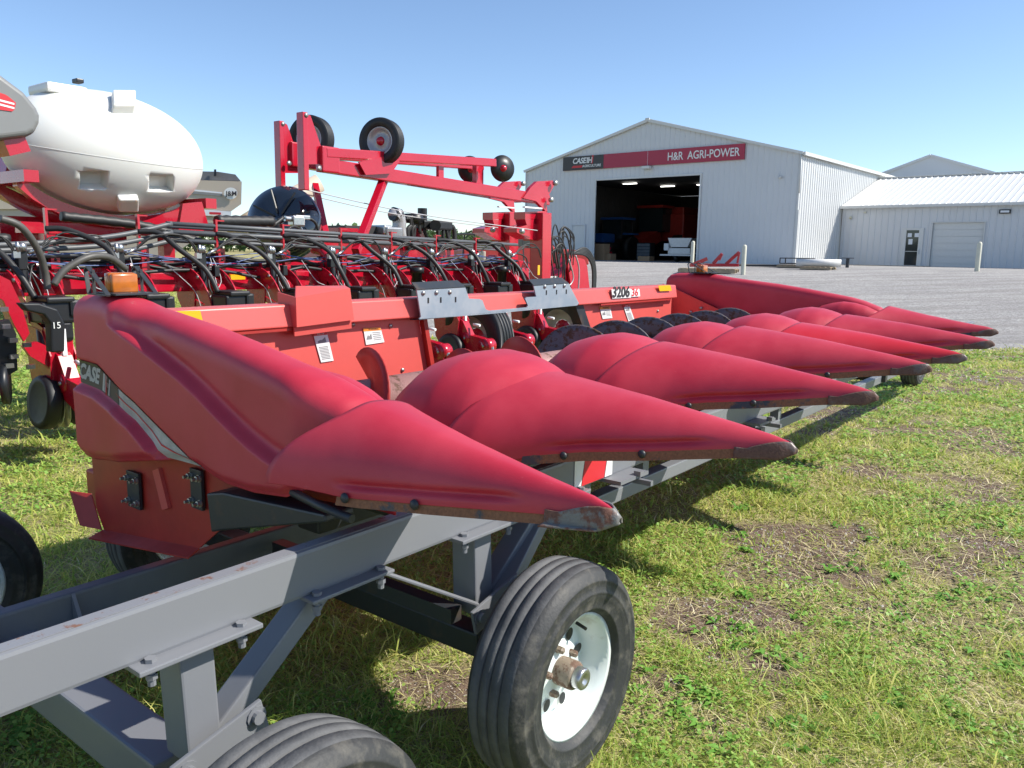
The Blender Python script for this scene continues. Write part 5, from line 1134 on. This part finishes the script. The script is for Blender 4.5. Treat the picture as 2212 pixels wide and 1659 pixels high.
sb('downspout', 'frame_w', lambda mb: (mb.tube([(.02, -.08, E_), (.03, -.08, 3.5)], .035, 8), mb.box((.02, -.06, 1.3), (.12, .08, 2.8))))
sb('corner_trim', 'frame_w', lambda mb: (mb.box((-.03, -.03, E_/2), (.08, .04, E_)), mb.box((-W_, -.03, E_/2), (.08, .04, E_))))
sb('bay_trim', 'frame_w', lambda mb: (mb.box((dl-.04, -.04, dt/2), (.09, .08, dt)), mb.box((dr+.04, -.04, dt/2), (.09, .08, dt)), mb.box(((dl+dr)/2, -.04, dt+.05), (dr-dl+.17, .08, .10))))
def fint(mb):
    mb.prism([(-W_+.1, .06, .0), (-.1, .06, .0), (-.1, 22, .0), (-W_+.1, 22, .0)], (0, 0, -.2))
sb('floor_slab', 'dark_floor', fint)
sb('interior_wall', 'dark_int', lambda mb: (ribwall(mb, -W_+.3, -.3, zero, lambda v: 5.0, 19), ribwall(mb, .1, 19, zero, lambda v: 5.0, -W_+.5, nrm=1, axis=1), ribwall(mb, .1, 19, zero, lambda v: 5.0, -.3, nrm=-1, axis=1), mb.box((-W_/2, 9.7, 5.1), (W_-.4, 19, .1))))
def UB(px, py, c): return BF.U(px, py, c, 1)
def lights(mb):
    for a, b, c in ((1360, 399.5, 6), (1441, 410, 9), (1512, 415, 9)):
        p = UB(a, b, c); mb.box((p.x, p.y, 4.95), (1.0 if a < 1500 else .5, .14, .05))
sb('strip_light', 'lamp', lights)
# sign
sx0, sx1, sz0, sz1 = -14.474, -2.937, 5.293, 6.082
sgn = sb('fascia_sign', 'sign_red', lambda mb: mb.box(((sx0+sx1)/2, -.08, (sz0+sz1)/2), (sx1-sx0, .08, sz1-sz0)))
dk = UB(1303, 350, -.125).x
dkp = sb('dark_panel', 'dark_dec', lambda mb: mb.box(((sx0+dk)/2, -.124, (sz0+sz1)/2), (dk-sx0, .008, sz1-sz0-.004)), sgn)
sb('panel_joint', 'paper', lambda mb: mb.box((UB(1398, 350, -.12).x, -.1215, (sz0+sz1)/2), (.012, .003, sz1-sz0)), sgn)
def stext(body, size, m, x, z, par, bold=0, shear=0, sp=1): return put_text('lettering', body, size, m, par, Vector((x, -.132, z))-Vector(SO), (1, 0, 0), (0, 0, 1), extr=.004, bold=bold, shear=shear, spacing=sp)
stext('CASE', .44, 'white_dec', UB(1236, 350, -.13).x, 5.67, dkp, .012, .2, .92); stext('IH', .44, 'white_dec', UB(1266, 350, -.13).x, 5.67, dkp, .016, .12, .95); stext('I', .62, 'orange_dec' if 0 else 'red_dec', UB(1276, 350, -.13).x, 5.64, dkp, .022, .1)
stext('AGRICULTURE', .20, 'white_dec', UB(1257.5, 350, -.13).x, 5.43, dkp, .004, .1)
sb('red_underline', 'red_dec', lambda mb: mb.prism([(UB(1234, 350, -.13).x, -.131, 5.42), (UB(1258, 350, -.13).x-.05, -.131, 5.42), (UB(1258, 350, -.13).x+.03, -.131, 5.55), (UB(1238, 350, -.13).x, -.131, 5.55)], (0, -.004, 0)), dkp)
_t = stext('H&R  AGRI-POWER', .60, 'white_dec', UB(1440.5, 340, -.13).x, 5.49, sgn, .006, 0, .98)
# fit the lettering width to the measured width
_me = _t.data; xs = [v.co.x for v in _me.vertices]; x0, x1 = min(xs), max(xs); tw = UB(1596, 330, -.13).x-UB(1440.5, 340, -.13).x
for v in _me.vertices: v.co.x = x0+(v.co.x-x0)*tw/(x1-x0)
sb('wall_lamp', 'frame_w', lambda mb: (mb.box(UB(1396, 362, -.2), (.5, .3, .16), bev=.03), mb.box(UB(1731*0+1703, 371*0+0+437, -.1), (.01, .01, .01))))
sb('wall_lamp', 'frame_w', lambda mb: mb.lathe([(0, .07), (.1, .09), (.1, 0)], UB(2131*0+1685, 383, -.05), (0, -1, 0), 12))
pd = sb('side_door', 'frame_w', lambda mb: (mb.box((UB(1249, 520, -.03).x, -.03, 1.02), (.86, .03, 2.04)),))
sb('door_frame', 'wall', lambda mb: [mb.box(p, s_) for p, s_ in (((UB(1249, 520, -.03).x-.47, -.045, 1.04), (.06, .05, 2.12)), ((UB(1249, 520, -.03).x+.47, -.045, 1.04), (.06, .05, 2.12)), ((UB(1249, 520, -.03).x, -.045, 2.09), (1.0, .05, .06)))], pd)

# office wing
office = root('office_wing', BF, (5.5, 9, 0), 'low white office wing with ribbed white roof, glass door and roll-up door', 'building'); OO = (5.5, 9, 0)
g0 = 6.198; oe = 3.134; ob = -.17; ox = 16.0
def ob_(name, m, fn, par=None): mb = MB(); fn(mb); return mb.build(name, m, par or office, OO)
d0, d1 = 3.295, 4.306; q0, q1 = 4.70, 7.091; dtp = 1.985; gtp = 2.248
ob_('front_wall', 'wall', lambda mb: (ribwall(mb, .1, d0, lambda v: ob-.2, lambda v: oe, g0, d=.025), ribwall(mb, d0, d1, lambda v: dtp, lambda v: oe, g0, d=.025), ribwall(mb, d1, q0, lambda v: ob-.2, lambda v: oe, g0, d=.025), ribwall(mb, q0, q1, lambda v: gtp, lambda v: oe, g0, d=.025), ribwall(mb, q1, ox, lambda v: ob-.2, lambda v: oe, g0, d=.025)))
ry = g0+6.2
# ridge height from its measured line
rz = BF.U(2211, 373, ry, 1).z
def forf(mb):
    n = 52
    for k in range(n):
        a = .05+(ox+.4-.05)*k/n; b = .05+(ox+.4-.05)*(k+1)/n; m_ = (a+b)/2; rows = []
        for xx, o in ((a, 0), (m_-.035, 0), (m_-.018, .04), (m_+.018, .04), (m_+.035, 0), (b, 0)):
            rows.append([Vector((xx, g0-.25, oe+.02+o)), Vector((xx, ry, rz+o))])
        mb.grid(rows, False)
    mb.prism([(.05, ry, rz), (ox+.4, ry, rz), (ox+.4, ry+6.2, oe), (.05, ry+6.2, oe)], (0, 0, .02))
ob_('roof', 'roofw', forf)
ob_('eave_trim', 'frame_w', lambda mb: (mb.box((ox/2+.2, g0-.27, oe-.02), (ox+.4, .04, .14)), mb.box((ox/2+.2, ry, rz+.06), (ox+.4, .3, .04))))
ob_('side_wall', 'wall', lambda mb: mb.prism([(ox, g0, ob-.2), (ox, ry+6, ob-.2), (ox, ry+6, oe), (ox, ry, rz), (ox, g0, oe)], (.05, 0, 0)))
gd = ob_('glass_door', 'glass', lambda mb: mb.box(((d0+d1)/2, g0-.0, (dtp+ob)/2), (d1-d0-.2, .02, dtp-ob-.1)))
ob_('door_frame', 'frame_w', lambda mb: [mb.box(p, s_) for p, s_ in (((d0+.09, g0-.02, (dtp+ob)/2), (.22, .10, dtp-ob)), ((d1-.09, g0-.02, (dtp+ob)/2), (.22, .10, dtp-ob)), (((d0+d1)/2, g0-.02, dtp-.05), (d1-d0-.3, .099, .12)), (((d0+d1)/2, g0-.02, ob+.12), (d1-d0-.3, .099, .20)), (((d0+d1)/2, g0-.025, ob+.95), (d1-d0-.3, .05, .03)), ((d1-.16, g0-.12, ob+.95), (.05, .08, .22)))], gd)
ob_('notice', 'paper', lambda mb: (mb.box((d0+.42, g0-.02, 1.28), (.20, .008, .28)), mb.box((d0+.36, g0-.02, 1.62), (.2, .008, .2)), mb.box((d0+.72, g0-.02, 1.62), (.24, .008, .2))), gd)
rd = ob_('roll_up_door', 'frame_w', lambda mb: [mb.box(((q0+q1)/2, g0+.06, ob+.17+k*(gtp-ob)/7), (q1-q0-.08, .03, (gtp-ob)/7-.025)) for k in range(7)])
ob_('door_backing', 'wall', lambda mb: mb.box(((q0+q1)/2, g0+.08, (gtp+ob)/2), (q1-q0, .01, gtp-ob)), rd)
ob_('door_trim', 'frame_w', lambda mb: [mb.box(p, s_) for p, s_ in (((q0-.0, g0-.03, (gtp+ob)/2), (.05, .06, gtp-ob)), ((q1+.0, g0-.03, (gtp+ob)/2), (.05, .06, gtp-ob)), (((q0+q1)/2, g0-.03, gtp+.02), (q1-q0+.1, .06, .05)))], rd)
fl_ = UB(2170, 457, g0-.12)
lp = ob_('flood_light', 'black', lambda mb: mb.box((fl_.x, g0-.10, fl_.z), (.5, .12, .20), bev=.01)); ob_('light_face', 'paper', lambda mb: mb.box((fl_.x, g0-.165, fl_.z), (.38, .006, .10)), lp)
ob_('wall_lamp', 'cream', lambda mb: (mb.lathe([(0, .05), (.12, .09), (.12, 0)], UB(1838, 469, g0-.03), (0, -1, -.4), 14), mb.box(UB(1868, 459, g0-.06), (.1, .1, .08))))
# far gable behind
fb = root('rear_shed', BF, (11, 30, 0), 'pale grey gabled shed rising behind the office roof', 'building'); FO = (11, 30, 0)
yb_ = 34.0; pk = UB(2010, 337, yb_); le = UB(1890, 382, yb_); 
hw = pk.x-le.x; slope = (pk.z-le.z)/hw; ev = pk.z-slope*9
mb = MB(); mb.prism([(pk.x-9, yb_, -.5), (pk.x+9, yb_, -.5), (pk.x+9, yb_, ev), (pk.x, yb_, pk.z), (pk.x-9, yb_, ev)], (0, 18, 0)); mb.build('shed_wall', 'shed', fb, FO)
mb = MB(); mb.beam((pk.x-9.2, yb_-.05, ev-.02), (pk.x, yb_-.05, pk.z+.03), .2, .2); mb.beam((pk.x+9.2, yb_-.05, ev-.02), (pk.x, yb_-.05, pk.z+.03), .2, .2); mb.build('roof_trim', 'roofw', fb, FO)

# paving sheets
def sheet(name, m, pts, lift, label):
    """pts in shop frame; draped on the terrain"""
    mb = MB(); n = 14; (a, b, c, d) = [Vector(p) for p in pts]; rows = []
    for i in range(n+1):
        row = []
        for j in range(n+1):
            u = i/n; v = j/n; p = (a*(1-u)+b*u)*(1-v)+(d*(1-u)+c*u)*v; w = BF.wor((p.x, p.y, 0)); row.append(Vector((w.x, w.y, tzf(w.x, w.y)+lift)))
        rows.append(row)
    mb.grid(rows); o = mb.build(name, m); tag(o, label, kind='structure'); return o
M['apron'] = mat('asphalt_apron', (.235, .24, .25), .85, var=.25, scale=1.5, bump=.1, bscale=40)
sheet('door_apron', 'apron', [(-13.5, -3.6, 0), (-4.6, -3.6, 0), (-4.6, .3, 0), (-13.5, .3, 0)], .022, 'grey paved apron in front of the open bay')
sheet('concrete_pad', 'concrete', [(.2, 3.1, 0), (4.3, 3.9, 0), (4.8, 6.3, 0), (.2, 6.3, 0)], .030, 'tan concrete pad beside the office door')

# ---- small things at the shop
def thingB(name, p, label, cat, group=None, rot=0):
    w = BF.wor((p[0], p[1], 0)); o = bpy.data.objects.new(name, None); COL.objects.link(o); o.location = (w.x, w.y, tzf(w.x, w.y)+.012 if p[1] < g0 and not (p[1] > 0 and p[0] < 0) else 1.16); o.rotation_euler = (0, 0, BF.a+rot); tag(o, label, cat, group); return o
def tb(par, name, m, fn): mb = MB(); fn(mb); return mb.build(name, m, par)
def spot(px, py):       # ground point under a measured spot, in shop frame
    d = ray(px, py); t = 5.0
    for k in range(4000):
        p = CAMP+d*t
        if p.z < tzf(p.x, p.y): break
        t += .02
    return BF.loc(p)
bollard_mb = lambda h: (lambda mb: mb.lathe([(0, .085), (h-.08, .085), (h-.03, .07), (h, .035), (h, 0)], (0, 0, 0), (0, 0, 1), 20))
for i, (px, py, h, lab) in enumerate(((1494, 573, 1.10, 'pale bollard at the right jamb of the open bay'), (1604, 594, 1.12, 'cream bollard standing alone beside the red plough parts'), (2109, 587, 1.10, 'cream bollard in front of the roll-up door'))):
    s_ = spot(px, py); b = thingB('bollard', s_, lab, 'bollard', 'bollards in front of the shop'); tb(b, 'bollard_post', 'cream', bollard_mb(h*(1.0)))
def pallet(mb, w=1.2, d=1.0, h=.12, z0=0):
    for k in range(6): mb.box((-w/2+w*(k+.5)/6, 0, z0+h), (w/6-.035, d, .022))
    for k in (-1, 0, 1): mb.box((0, k*(d/2-.05), z0+h/2-.006), (w, .09, h-.024))
s_ = spot(1530, 590)
p = thingB('pallet', (s_.x, s_.y), 'weathered grey wooden pallet holding red plough parts', 'pallet', 'pallets lying by the shop', rot=.3); tb(p, 'pallet_boards', 'wood', lambda mb: (pallet(mb, 2.2, 1.2, .16), ))
rp = thingB('plough_parts', (s_.x+.1, s_.y+.1), 'red steel plough standards lying on the long pallet', 'implement', rot=.3); rp.location.z += .19
tb(rp, 'red_tube', 'redpaint', lambda mb: (mb.beam((-.9, 0, .08), (1.0, .1, .12), .12, .12, .01), mb.beam((-.6, .3, .1), (.9, .3, .12), .1, .1, .01), mb.beam((-.8, -.3, .08), (-.2, -.1, .35), .06, .14), mb.beam((.0, .1, .15), (.35, .0, .55), .05, .12), mb.beam((.5, .1, .15), (1.0, .0, .62), .05, .12), mb.beam((.35, 0, .55), (.25, 0, .3), .05, .08), mb.beam((1.0, 0, .62), (.95, 0, .2), .05, .08)))
s_ = spot(1680, 580)
p = thingB('drawbar_rack', (s_.x-.6, s_.y+.5), 'long low steel bar lying along the shop wall', 'steel bar', rot=0); tb(p, 'bar', 'grille', lambda mb: (mb.beam((-1.6, 0, .06), (1.4, 0, .10), .12, .07), mb.beam((-1.6, .3, .05), (.9, .35, .05), .08, .06)))
s_ = spot(1715, 579)
p = thingB('pallet', (s_.x+.1, s_.y), 'fresh yellow pallet under the black rack', 'pallet', 'pallets lying by the shop', rot=.1); tb(p, 'pallet_boards', 'wood', lambda mb: pallet(mb, 1.4, 1.0))
q = thingB('black_rack', (s_.x+.1, s_.y), 'low black metal rack sitting on the pallet at the shop corner', 'rack', rot=.1); q.location.z += .135
tb(q, 'rack_frame', 'grille', lambda mb: ([mb.beam((-.6, y, z), (.6, y, z), .04, .04) for y in (-.4, .4) for z in (.04, .26)], [mb.beam((x, -.4, .26), (x, .4, .26), .04, .03) for x in (-.6, -.2, .2, .6)], [mb.box((x, y, .15), (.04, .04, .22)) for x in (-.6, .6) for y in (-.4, .4)]))
s_ = spot(1766, 583)
p = thingB('pallet', (s_.x, s_.y), 'brown pallet under the white pipe', 'pallet', 'pallets lying by the shop', rot=.1); tb(p, 'pallet_boards', 'wood', lambda mb: pallet(mb, 1.2, .9, .10))
q = thingB('white_pipe', (s_.x, s_.y), 'thick white plastic pipe lying on a brown pallet', 'pipe', rot=.1); q.location.z += .115
tb(q, 'pipe_shell', 'pvc', lambda mb: mb.lathe([(-.85, .13), (-.85, .15), (.85, .15), (.85, .13)], (0, 0, .15), (1, .25, 0), 24)); tb(q, 'pipe_bore', 'grille', lambda mb: mb.lathe([(-.83, .0), (-.83, .13)], (0, 0, .15), (1, .25, 0), 24))
s_ = spot(1829, 579)
q = thingB('black_stand', (s_.x, s_.y), 'short black pedestal stand with a flat top by the office wall', 'stand'); tb(q, 'stand_post', 'grille', lambda mb: (mb.cyl((0, 0, 0), (0, 0, .38), .07), mb.box((0, 0, .40), (.42, .3, .03))))
s_ = spot(1934, 684)
q = thingB('black_stake', (s_.x, s_.y), 'small black cap sticking out of the gravel beyond the far divider', 'marker'); tb(q, 'cap', 'grille', lambda mb: (mb.cyl((0, 0, 0), (0, 0, .10), .03), mb.box((0, 0, .11), (.2, .12, .04))))

# ---- machines in the shop
def IB(name, px, y, label, cat):    # thing whose base stands at x under px, depth y in the bay
    p = UB(px, 540, y); return thingB(name, (p.x, y), label, cat)
tr = IB('blue_tractor', 1322, 7.0, 'blue cab tractor parked inside the left of the bay', 'tractor')
tb(tr, 'cab', 'glass', lambda mb: mb.box((0, .6, 2.05), (1.5, 1.4, 1.3), bev=.05)); tb(tr, 'roof', 'bluepaint', lambda mb: mb.box((0, .6, 2.78), (1.8, 1.7, .16), bev=.05))
tb(tr, 'cab_post', 'grille', lambda mb: [mb.box((x, y, 2.05), (.07, .07, 1.35)) for x in (-.77, .77) for y in (-.1, 1.3)]); tb(tr, 'hood', 'bluepaint', lambda mb: mb.box((0, -1.0, 1.45), (.7, 1.5, .6), bev=.08))
tb(tr, 'fender', 'bluepaint', lambda mb: [mb.box((x, .7, 1.75), (.55, 1.3, .12), bev=.05) for x in (-.98, .98)])
for x in (-.98, .98):
    w = tb(tr, 'wheel', 'tyre_clean', lambda mb: mb.lathe([(-.22, .0), (-.22, .6), (-.25, .8), (.25, .8), (.22, .6), (.22, 0)], (x, .7, .8), (1, 0, 0), 28)); w = tb(tr, 'front_wheel', 'tyre_clean', lambda mb: mb.lathe([(-.15, .0), (-.17, .5), (.17, .5), (.15, 0)], (x*.8, -1.5, .5), (1, 0, 0), 24))
tb(tr, 'axle_housing', 'grille', lambda mb: (mb.box((0, 0, .9), (.6, 3, .5)), mb.box((0, -1.5, .5), (1.4, .15, .15))))
cb = IB('red_combine', 1440, 12.5, 'dark red combine harvester at the back of the bay', 'combine')
tb(cb, 'body', 'steelred_dk', lambda mb: (mb.box((.3, 1.5, 2.3), (3.0, 5, 1.9), bev=.1), mb.box((.2, 1.5, 3.5), (2.6, 4, .5), bev=.08)))
tb(cb, 'cab', 'glass', lambda mb: mb.box((-.2, -1.5, 2.8), (1.9, 1.4, 1.7), bev=.08)); tb(cb, 'cab_roof', 'steelred_dk', lambda mb: mb.box((-.2, -1.5, 3.72), (2.1, 1.7, .2), bev=.06)); tb(cb, 'feeder_house', 'steelred_dk', lambda mb: mb.box((-.2, -2.8, 1.4), (1.3, 2.2, .8), rot=Matrix.Rotation(.3, 3, 'X')))
tb(cb, 'ladder', 'grille', lambda mb: [mb.box((-1.6, -1.6, .6+k*.35), (.5, .2, .05)) for k in range(5)])
for x in (-1.4, 1.4): tb(cb, 'wheel', 'tyre_clean', lambda mb: mb.lathe([(-.35, .0), (-.37, .7), (-.33, .95), (.33, .95), (.37, .7), (.35, 0)], (x, -.6, .95), (1, 0, 0), 32)); 
wm = IB('white_spreader', 1476, 1.6, 'white hopper machine parked at the right of the open bay', 'spreader')
tb(wm, 'hopper', 'pvc', lambda mb: mb.prism([(-.75, -.5, 1.35), (.75, -.5, 1.35), (.5, -.5, .85), (-.55, -.5, .85)], (0, 1.2, 0))); tb(wm, 'chassis', 'pvc', lambda mb: (mb.box((0, .1, .62), (1.4, 1.3, .34), bev=.03), mb.box((-.1, -.7, .40), (2.0, .1, .08)), mb.box((-.7, -.3, .9), (.1, .1, .7)))); tb(wm, 'control_box', 'frame_w', lambda mb: mb.box((-.78, -.5, .85), (.3, .25, .4), bev=.03))
tb(wm, 'wheel', 'tyre_clean', lambda mb: [mb.lathe([(-.1, 0), (-.1, .25), (.1, .25), (.1, 0)], (x, .4, .25), (1, 0, 0), 20) for x in (-.6, .6)])
cbn = IB('tool_cabinet', 1389, 5.5, 'grey tool cabinet with drawers standing mid bay', 'cabinet'); tb(cbn, 'cabinet_body', 'grille', lambda mb: mb.box((0, .3, .6), (1.0, .6, 1.1), bev=.02)); tb(cbn, 'drawer', 'plate', lambda mb: [mb.box((0, -.01, .2+k*.2), (.92, .02, .17)) for k in range(5)])
for i, (px, y, w, h, lab) in enumerate(((1293, .9, .9, 1.0, 'tall cardboard box just inside the left jamb of the bay'), (1312, 1.2, .6, .42, 'low cardboard box beside the tall one in the bay'), (1392, 2.2, .8, .30, 'flat cardboard box on the floor in mid bay'))):
    b = IB('cardboard_box', px, y, lab, 'box'); b['group'] = 'cardboard boxes in the bay'; tb(b, 'carton', 'card', lambda mb: mb.box((0, .2, h/2), (w, .6, h), bev=.01)); tb(b, 'tape', 'wood', lambda mb: mb.box((0, .2, h+.001), (.06, .602, .004)))
jr = IB('red_jack', 1312, 2.6, 'red floor jack bundle behind the cardboard boxes', 'tool'); tb(jr, 'jack_body', 'redpaint', lambda mb: (mb.box((0, 0, .3), (.5, .4, .5), bev=.1), mb.cyl((0, 0, .5), (.1, .2, .8), .06)))

# ================================================================== distance: trees, hedgerow, vehicles
leafm = blade_mat('tree_leaves', [(.035, .075, .02), (.06, .11, .03), (.09, .14, .04), (.05, .09, .03)], .2)
leafy = blade_mat('yellowing_leaves', [(.10, .16, .03), (.17, .20, .04), (.25, .25, .06), (.12, .16, .03)], .25)
def tree(px, top, dep, wpx, label, m=leafm, group=None, base=None):
    c = at_depth(px, top, dep); gz = tzf(c.x, c.y)-.3; H = c.z-gz; Wd = wpx/F_PX*dep/2; g = bpy.data.objects.new('tree', None); COL.objects.link(g); g.location = (c.x, c.y, gz); tag(g, label, 'tree', group)
    r_ = np.random.default_rng(int(px*7+top)); mb = MB(); tr_ = H*.035+.05
    mb.tube([(0, 0, 0), (.1*H*.1, 0, H*.3), (0, 0, H*.75)], [tr_, tr_*.75, tr_*.2], 8)
    for k in range(7): a = r_.uniform(0, 2*PI); z = H*r_.uniform(.25, .6); mb.tube([(0, 0, z), (math.cos(a)*Wd*.6, math.sin(a)*Wd*.6, z+H*.2)], [tr_*.4, tr_*.1], 6)
    mb.build('trunk', 'trunk', g)
    nc = 26; cs = []
    for k in range(nc):
        z = r_.uniform(.30, .93); rad = Wd*(1-((z-.5)/.52)**2)**.5*.75; a = r_.uniform(0, 2*PI); q = r_.uniform(.2, 1)**.5
        cs.append((math.cos(a)*rad*q, math.sin(a)*rad*q, z*H, r_.uniform(.2, .38)*Wd))
    V = []; n = 190
    for (x, y, z, rr) in cs:
        d = r_.normal(size=(n, 3)); d /= np.linalg.norm(d, axis=1)[:, None]; P = np.array([x, y, z])+d*rr*r_.uniform(.5, 1.08, (n, 1))*np.array([1, 1, .8]); s = r_.uniform(.035, .075, n)*min(Wd, H)*.55
        u = r_.normal(size=(n, 3)); u /= np.linalg.norm(u, axis=1)[:, None]; w = np.cross(u, r_.normal(size=(n, 3))); w /= np.linalg.norm(w, axis=1)[:, None]
        V.append(np.stack([P-u*s[:, None], P+w*s[:, None]*.6, P+u*s[:, None], P-w*s[:, None]*.6], 1))
    V = np.concatenate(V); N_ = len(V); o = mesh_np('crown', V.reshape(-1, 3), np.arange(N_*4).reshape(N_, 4), m, kind=None); o.parent = g
    return g
tree(1056, 483, 95, 48, 'yellowish green tree just left of the fold masts', leafy)
tree(1036, 500, 90, 22, 'small bushy tree at the foot of the yellowish tree', leafy)
for i, (px, top, dep, w, lab) in enumerate(((990, 503, 200, 42, 'round distant tree right of the engine'), (965, 512, 205, 40, 'lower distant tree beside the engine hoses'), (1015, 511, 210, 36, 'distant tree filling the gap before the yellowish tree'), (938, 508, 190, 40, 'distant tree behind the engine air cleaner'), (905, 516, 220, 44, 'low distant tree hidden by the engine'), (1080, 522, 180, 60, 'low distant tree behind the golf cart'))):
    tree(px, top, dep, w, lab, leafm, 'distant trees on the skyline')
# far wood as one mass
def wood():
    n = 26000; a = rng.uniform(-1.0, .55, n); r = rng.uniform(260, 330, n); hgt = 5.5+4.5*fbm(a*40, a*0, 4, 61)+1.5*fbm(a*160, a*0, 3, 66); x = r*np.sin(a); y = r*np.cos(a); z = rng.random(n)**.6*hgt
    s = rng.uniform(.5, 1.3, n); u = rng.normal(size=(n, 3)); u /= np.linalg.norm(u, axis=1)[:, None]; w = np.cross(u, rng.normal(size=(n, 3))); w /= np.linalg.norm(w, axis=1)[:, None]; P = np.stack([x, y, z+.2], -1)
    V = np.stack([P-u*s[:, None], P+w*s[:, None]*.7, P+u*s[:, None], P-w*s[:, None]*.7], 1); mesh_np('far_wood', V.reshape(-1, 3), np.arange(n*4).reshape(n, 4), leafm, label='far line of dark green woods on the horizon')
wood()
# pickup truck beyond the masts
def onground(px, py): s = spot(px, py); return BF.wor(s)
def vehicle(name, px, dep, label, cat, rot):
    p = at_depth(px, 545, dep); o = bpy.data.objects.new(name, None); COL.objects.link(o); o.location = (p.x, p.y, tzf(p.x, p.y)); o.rotation_euler = (0, 0, rot); tag(o, label, cat); return o
pk_ = vehicle('pickup_truck', 1122, 33, 'dark red pickup truck parked behind the fold masts', 'pickup truck', .3)
def body(mb):
    P = [(-2.6, .5), (-2.6, 1.05), (-.9, 1.1), (-.7, 1.78), (.7, 1.8), (1.2, 1.15), (2.6, 1.05), (2.7, .5)]; mb.prism([(x, -.95, z) for x, z in P], (0, 1.9, 0))
b = tb(pk_, 'body', 'steelred_dk', body); bv = b.modifiers.new('b', 'BEVEL'); bv.width = .06; bv.segments = 3
tb(pk_, 'side_window', 'glass', lambda mb: [mb.prism([(-.6, y, 1.2), (-.5, y, 1.7), (.62, y, 1.7), (1.0, y, 1.2)], (0, .01, 0)) for y in (-.965, .955)])
tb(pk_, 'windscreen', 'glass', lambda mb: mb.prism([(.76, -.8, 1.74), (.76, .8, 1.74), (1.2, .85, 1.2), (1.2, -.85, 1.2)], (.02, 0, .02)))
for x in (-1.7, 1.7):
    for y in (-.9, .9): w = tb(pk_, 'wheel', 'tyre_clean', lambda mb: mb.lathe([(-.12, 0), (-.12, .3), (-.1, .38), (.1, .38), (.12, .3), (.12, 0)], (x, y, .38), (0, 1, 0), 24)); tb(pk_, 'wheel_rim', 'rim_grey', lambda mb: mb.lathe([(0, .22), (.01, .2), (.01, 0)], (x, y+math.copysign(.125, y), .38), (0, math.copysign(1, y), 0), 20))
gc = vehicle('golf_cart', 1066, 27, 'black framed utility cart with a flat grey canopy in the yard', 'utility cart', .35)
tb(gc, 'canopy', 'grille', lambda mb: mb.box((0, 0, 1.9), (2.2, 1.2, .05), bev=.02)); tb(gc, 'post', 'grille', lambda mb: [mb.beam((x, y, .8), (x*.9, y, 1.9), .04, .04) for x in (-.95, .9) for y in (-.55, .55)])
tb(gc, 'body', 'grille', lambda mb: (mb.box((-.2, 0, .6), (2.4, 1.2, .35), bev=.06), mb.box((.95, 0, .85), (.5, 1.1, .3), bev=.08))); tb(gc, 'seat', 'tan', lambda mb: (mb.box((-.2, 0, .85), (.5, 1.1, .12), bev=.03), mb.box((-.5, 0, 1.1), (.1, 1.1, .5), bev=.03)))
for x in (-.85, .85):
    for y in (-.55, .55): tb(gc, 'wheel', 'tyre_clean', lambda mb: mb.lathe([(-.1, 0), (-.1, .28), (.1, .28), (.1, 0)], (x, y, .28), (0, 1, 0), 20))
bi = vehicle('black_implement', 1005, 22, 'black framed implement with a big tyre behind the planter pipes', 'implement', .4)
tb(bi, 'frame', 'grille', lambda mb: (mb.beam((-2.2, 0, .9), (2.2, 0, .9), .15, .15), mb.beam((-2, .8, .7), (2, .8, .8), .12, .12), [mb.beam((x, 0, .3), (x+.3, .5, 1.1), .08, .06) for x in (-1.8, -1.2, -.5, .1, .7)])); tb(bi, 'wheel', 'tyre_clean', lambda mb: mb.lathe([(-.2, .0), (-.2, .45), (-.15, .62), (.15, .62), (.2, .45), (.2, 0)], (1.2, -.3, .62), (.3, 1, 0), 32)); tb(bi, 'wheel_rim', 'redpaint', lambda mb: mb.lathe([(-.21, .36), (-.18, .3), (-.18, 0)], (1.2, -.3, .62), (.3, 1, 0), 24))

# ================================================================== LIGHT
S = Vector((1.087, -.088, 1.0)).normalized()
sun_d = bpy.data.lights.new('sun', 'SUN'); sun_d.energy = 4.1; sun_d.angle = math.radians(.5); sun_d.color = (1, .95, .86)
sun = bpy.data.objects.new('sun', sun_d); COL.objects.link(sun); sun.location = (20, 0, 30); sun.rotation_euler = S.to_track_quat('Z', 'Y').to_euler()
wd = bpy.data.worlds.new('World'); scene.world = wd; wd.use_nodes = True; nt = wd.node_tree; bg = nt.nodes['Background']
sk = nt.nodes.new('ShaderNodeTexSky'); sk.sky_type = 'NISHITA'; sk.sun_disc = False; sk.sun_elevation = math.asin(S.z); sk.sun_rotation = math.atan2(S.x, S.y); sk.air_density = .85; sk.dust_density = .2; sk.ozone_density = 3.0; sk.altitude = 150
nt.links.new(sk.outputs[0], bg.inputs[0]); bg.inputs[1].default_value = .110
vs = scene.view_settings; vs.view_transform = 'Standard'; vs.look = 'None'; vs.exposure = .82; vs.gamma = 1; vs.use_curve_mapping = False
scene.render.engine = 'CYCLES'
